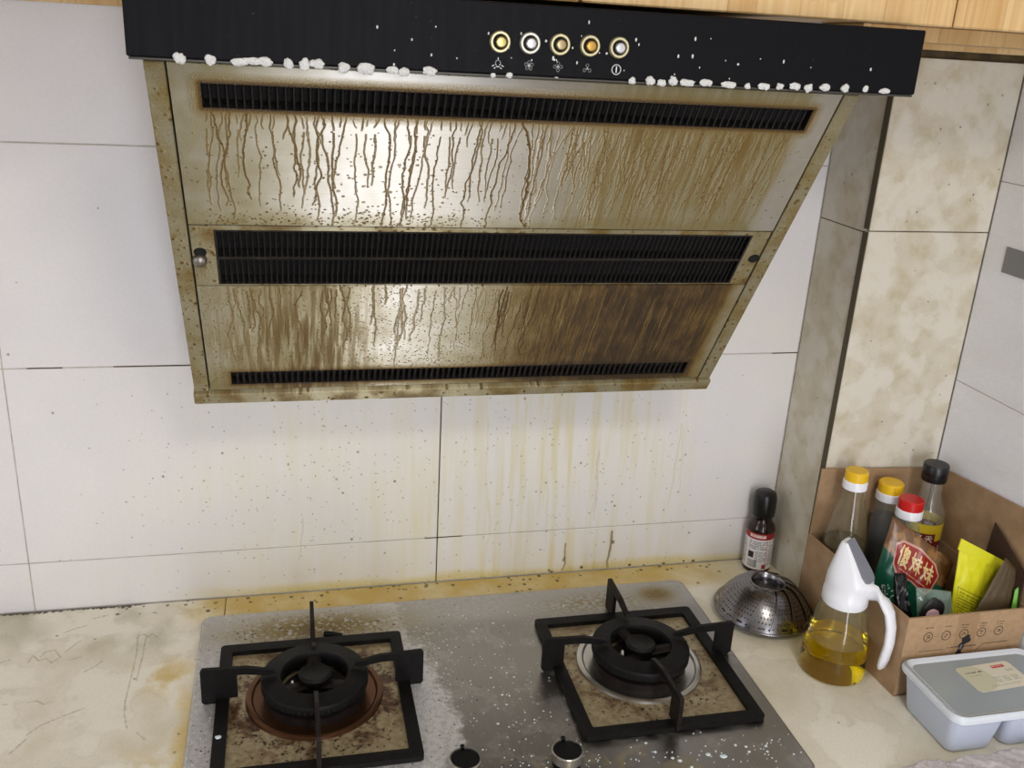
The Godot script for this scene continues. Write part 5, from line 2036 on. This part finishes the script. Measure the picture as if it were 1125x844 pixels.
	var dc := thing("dark_card", "dark brown card sleeve leaning against the raised right flap", "card", Vector3(1.37, 0.1, 0.28))
	st = mb()
	var pa := at_px(1092, 573, 0, 1.3725)
	slab(st, Vector3(1.3725, 0.10, pa.z - 0.005), Vector3(1.3735, 0.08, 0.372), Vector3(1.3735, 0.172, 0.366), Vector3(1.3725, pa.y, pa.z + 0.002), 0.0015)
	build_w(st, "sleeve", mat(c8(62, 42, 30), 0.6), dc)
	var gp := thing("green_packet", "small lime green packet at the edge of the kraft pouch", "packet", Vector3(1.37, 0.1, 0.37))
	st = mb()
	pouch(st, Vector3(1.3640, 0.085, 0.3700), Vector3(1.3768, 0.080, 0.3700), Vector3(1.3770, 0.1500, 0.3600), Vector3(1.3690, 0.1420, 0.3600), 0.0015, 0.001, 34, 8, 8)
	build_w(st, "pouch", mat(c8(110, 176, 60), 0.35), gp)
	# black packet by the left panel
	var bp := thing("black_packet", "crumpled black packet with silver glints tucked beside the oil jug handle", "packet", Vector3(1.21, 0.02, 0.34))
	st = mb()
	pouch(st, Vector3(1.2060, 0.020, 0.3680), Vector3(1.2260, 0.020, 0.3600), Vector3(1.2185, 0.1560, 0.3180), Vector3(1.1935, 0.1640, 0.3260), 0.005, 0.012, 35, 20, 20)
	build_w(st, "pouch", mat(c8(18, 18, 18), 0.22), bp)
	# clear bag with a dark printed oval
	var cb := thing("clear_bag", "clear plastic bag with a dark oval print bulging over the front of the box", "bag", Vector3(1.26, 0.02, 0.35))
	var film := mat(Color(0.62, 0.72, 0.66, 0.38), 0.12)
	film.transparency = BaseMaterial3D.TRANSPARENCY_ALPHA
	st = mb()
	pouch(st, Vector3(1.2330, 0.030, 0.3680), Vector3(1.2980, 0.030, 0.3640), Vector3(1.2850, 0.1320, 0.3360), Vector3(1.2280, 0.1420, 0.3330), 0.008, 0.006, 36, 20, 20)
	build_w(st, "pouch", film, cb)
	st = mb()
	blob(st, Vector3(1.2440, 0.1130, 0.3560), Vector3(0.0190, 0.0235, 0.0035), 0.25, 37, 20, 10)
	build_w(st, "dark_print", mat(c8(22, 16, 20), 0.5), cb)
	st = mb()
	blob(st, Vector3(1.2425, 0.1085, 0.3592), Vector3(0.0115, 0.0130, 0.0022), 0.3, 38, 18, 9)
	build_w(st, "pink_print", mat(c8(206, 168, 176), 0.5), cb)
	# white cap lying in the back corner
	var wc := thing("white_cap", "small white plastic cap lying by the tall clear bottle", "cap", Vector3(1.1935, 0.112, 0.222))
	st = mb()
	lathe(st, [Vector2(0.0, -0.006), Vector2(0.008, -0.006), Vector2(0.009, -0.004), Vector2(0.009, 0.004), Vector2(0.007, 0.006), Vector2(0.0, 0.006)], 20)
	var cp := build(st, "cap", white, wc)
	cp.rotation = Vector3(0.5, 0, 0.6)

# ------------------------------------------------------------------ plastic container, cloth
func tub(st: SurfaceTool, x0: float, x1: float, z0: float, z1: float, y0: float, y1: float, inset: float, r: float) -> void:
	var rings := []
	for e in [[y0, inset + 0.004], [y0 + 0.0015, inset + 0.0015], [y0 + 0.006, inset], [y1, 0.0]]:
		var rg := PackedVector3Array()
		for p in round_rect(x1 - x0 - 2 * e[1], z1 - z0 - 2 * e[1], r):
			rg.append(Vector3((x0 + x1) * 0.5 + p.x, e[0], (z0 + z1) * 0.5 + p.y))
		rings.append(rg)
	loft(st, rings)

func container_and_cloth() -> void:
	var t := thing("food_container", "translucent plastic food container with clear lid and paper sticker", "container", Vector3(1.28, 0.0, 0.455))
	var body := mat(c8(196, 204, 220), 0.3)
	body.subsurf_scatter_enabled = true
	body.subsurf_scatter_strength = 0.2
	for r in [[1.1820, 1.2625], [1.2650, 1.3770]]:
		var st := mb()
		tub(st, r[0], r[1], 0.3960, 0.5080, 0.0006, 0.060, 0.007, 0.012)
		build_w(st, "compartment", body, t)
	# lid: rolled rim and sunk window
	var rings := []
	var st := mb()
	var c := Vector3(1.2790, 0, 0.4520)
	for e in [[0.058, 0.000], [0.0575, -0.003], [0.0615, -0.0042], [0.0655, -0.003], [0.0675, 0.000], [0.0675, 0.003], [0.0655, 0.006], [0.0640, 0.0075]]:
		var rg := PackedVector3Array()
		for p in round_rect(0.2020 - 2 * e[1] - 0.006, 0.1260 - 2 * e[1] - 0.006, 0.016 - e[1] * 0.5, 8):
			rg.append(c + Vector3(p.x, e[0], p.y))
		rings.append(rg)
	loft(st, rings, false)
	build_w(st, "lid_rim", mat(c8(214, 220, 226), 0.22), t)
	st = mb()
	extrude(st, round_rect(0.182, 0.106, 0.012, 6), c + Vector3(0, 0.0625, 0), Vector3.RIGHT, Vector3.BACK, Vector3.UP, 0.0015)
	build_w(st, "lid_window", mat(c8(160, 170, 176), 0.18), t)
	# sticker
	var im := Image.create(400, 240, false, Image.FORMAT_RGB8)
	im.fill(c8(226, 222, 204))
	rng.seed = 97
	for y in 240:
		for x in 400:
			if Vector2(x, y).distance_to(Vector2(60, 110)) < 130:
				im.set_pixel(x, y, c8(206, 206, 180))
	im.fill_rect(Rect2i(250, 26, 96, 26), c8(196, 70, 66))
	fine_print(im, Rect2i(256, 32, 84, 14), 1, c8(240, 220, 214))
	fine_print(im, Rect2i(40, 56, 120, 22), 1, c8(70, 66, 60))
	fine_print(im, Rect2i(44, 90, 90, 8), 1, c8(140, 136, 124))
	for k in 3:
		fine_print(im, Rect2i(180 + k * 66, 130, 50, 52), 4, c8(130, 140, 148) if k == 0 else c8(150, 148, 128))
	fine_print(im, Rect2i(320, 76, 56, 22), 2, c8(150, 146, 130))
	fine_print(im, Rect2i(110, 196, 220, 18), 2, c8(170, 166, 150))
	var sm := mat(Color.WHITE, 0.45)
	sm.albedo_texture = ImageTexture.create_from_image(im)
	st = mb()
	var ex := Vector3(0.998, 0, -0.06).normalized()
	var ez := Vector3(0.06, 0, 0.998).normalized()
	var poly := round_rect(0.088, 0.052, 0.007, 5)
	extrude(st, poly, Vector3(1.2905, 0.06415, 0.4400), ex, -ez, Vector3.UP, 0.0004, Rect2(-0.044, -0.026, 0.088, 0.052))
	build_w(st, "paper_sticker", sm, t)

	# terry cloth along the front of the counter
	var cl := thing("terry_cloth", "rumpled pale grey terry cloth lying in front of the food container", "cloth", Vector3(1.24, 0.0, 0.56))
	st = mb()
	st.set_smooth_group(1)
	var nz := FastNoiseLite.new()
	nz.seed = 98
	nz.frequency = 1.0
	var nx := 110
	var ny := 44
	var P := func(i: int, j: int) -> Vector3:
		var u := float(i) / nx
		var v := float(j) / ny
		var x := lerpf(1.092 + 0.012 * nz.get_noise_1d(v * 7.0), 1.3800, u)
		var z := lerpf(0.5140 + 0.010 * nz.get_noise_1d(u * 6.0 + 9.0), 0.6150, v)
		var e := minf(minf(u * 3.0, (1.0 - u) * 6.0), minf(v, 1.0 - v) * 2.4)
		var y := 0.014 * smoothstep(0.0, 0.16, e) + 0.005 * nz.get_noise_2d(x * 28.0, z * 24.0) * smoothstep(0.0, 0.2, e)
		y += 0.0022 * nz.get_noise_2d(x * 420.0, z * 420.0) * smoothstep(0.0, 0.05, e)
		return Vector3(x, maxf(0.0006, y + 0.0008), z)
	for i in nx:
		for j in ny:
			q(st, P.call(i, j), P.call(i + 1, j), P.call(i + 1, j + 1), P.call(i, j + 1), Vector3.UP)
	var tm := grained(c8(232, 225, 226), c8(184, 176, 177), 0.15, 0.95, 8, 0.1)
	tm.uv1_scale = Vector3(25, 25, 25)
	build_w(st, "cloth_pile", tm, cl)
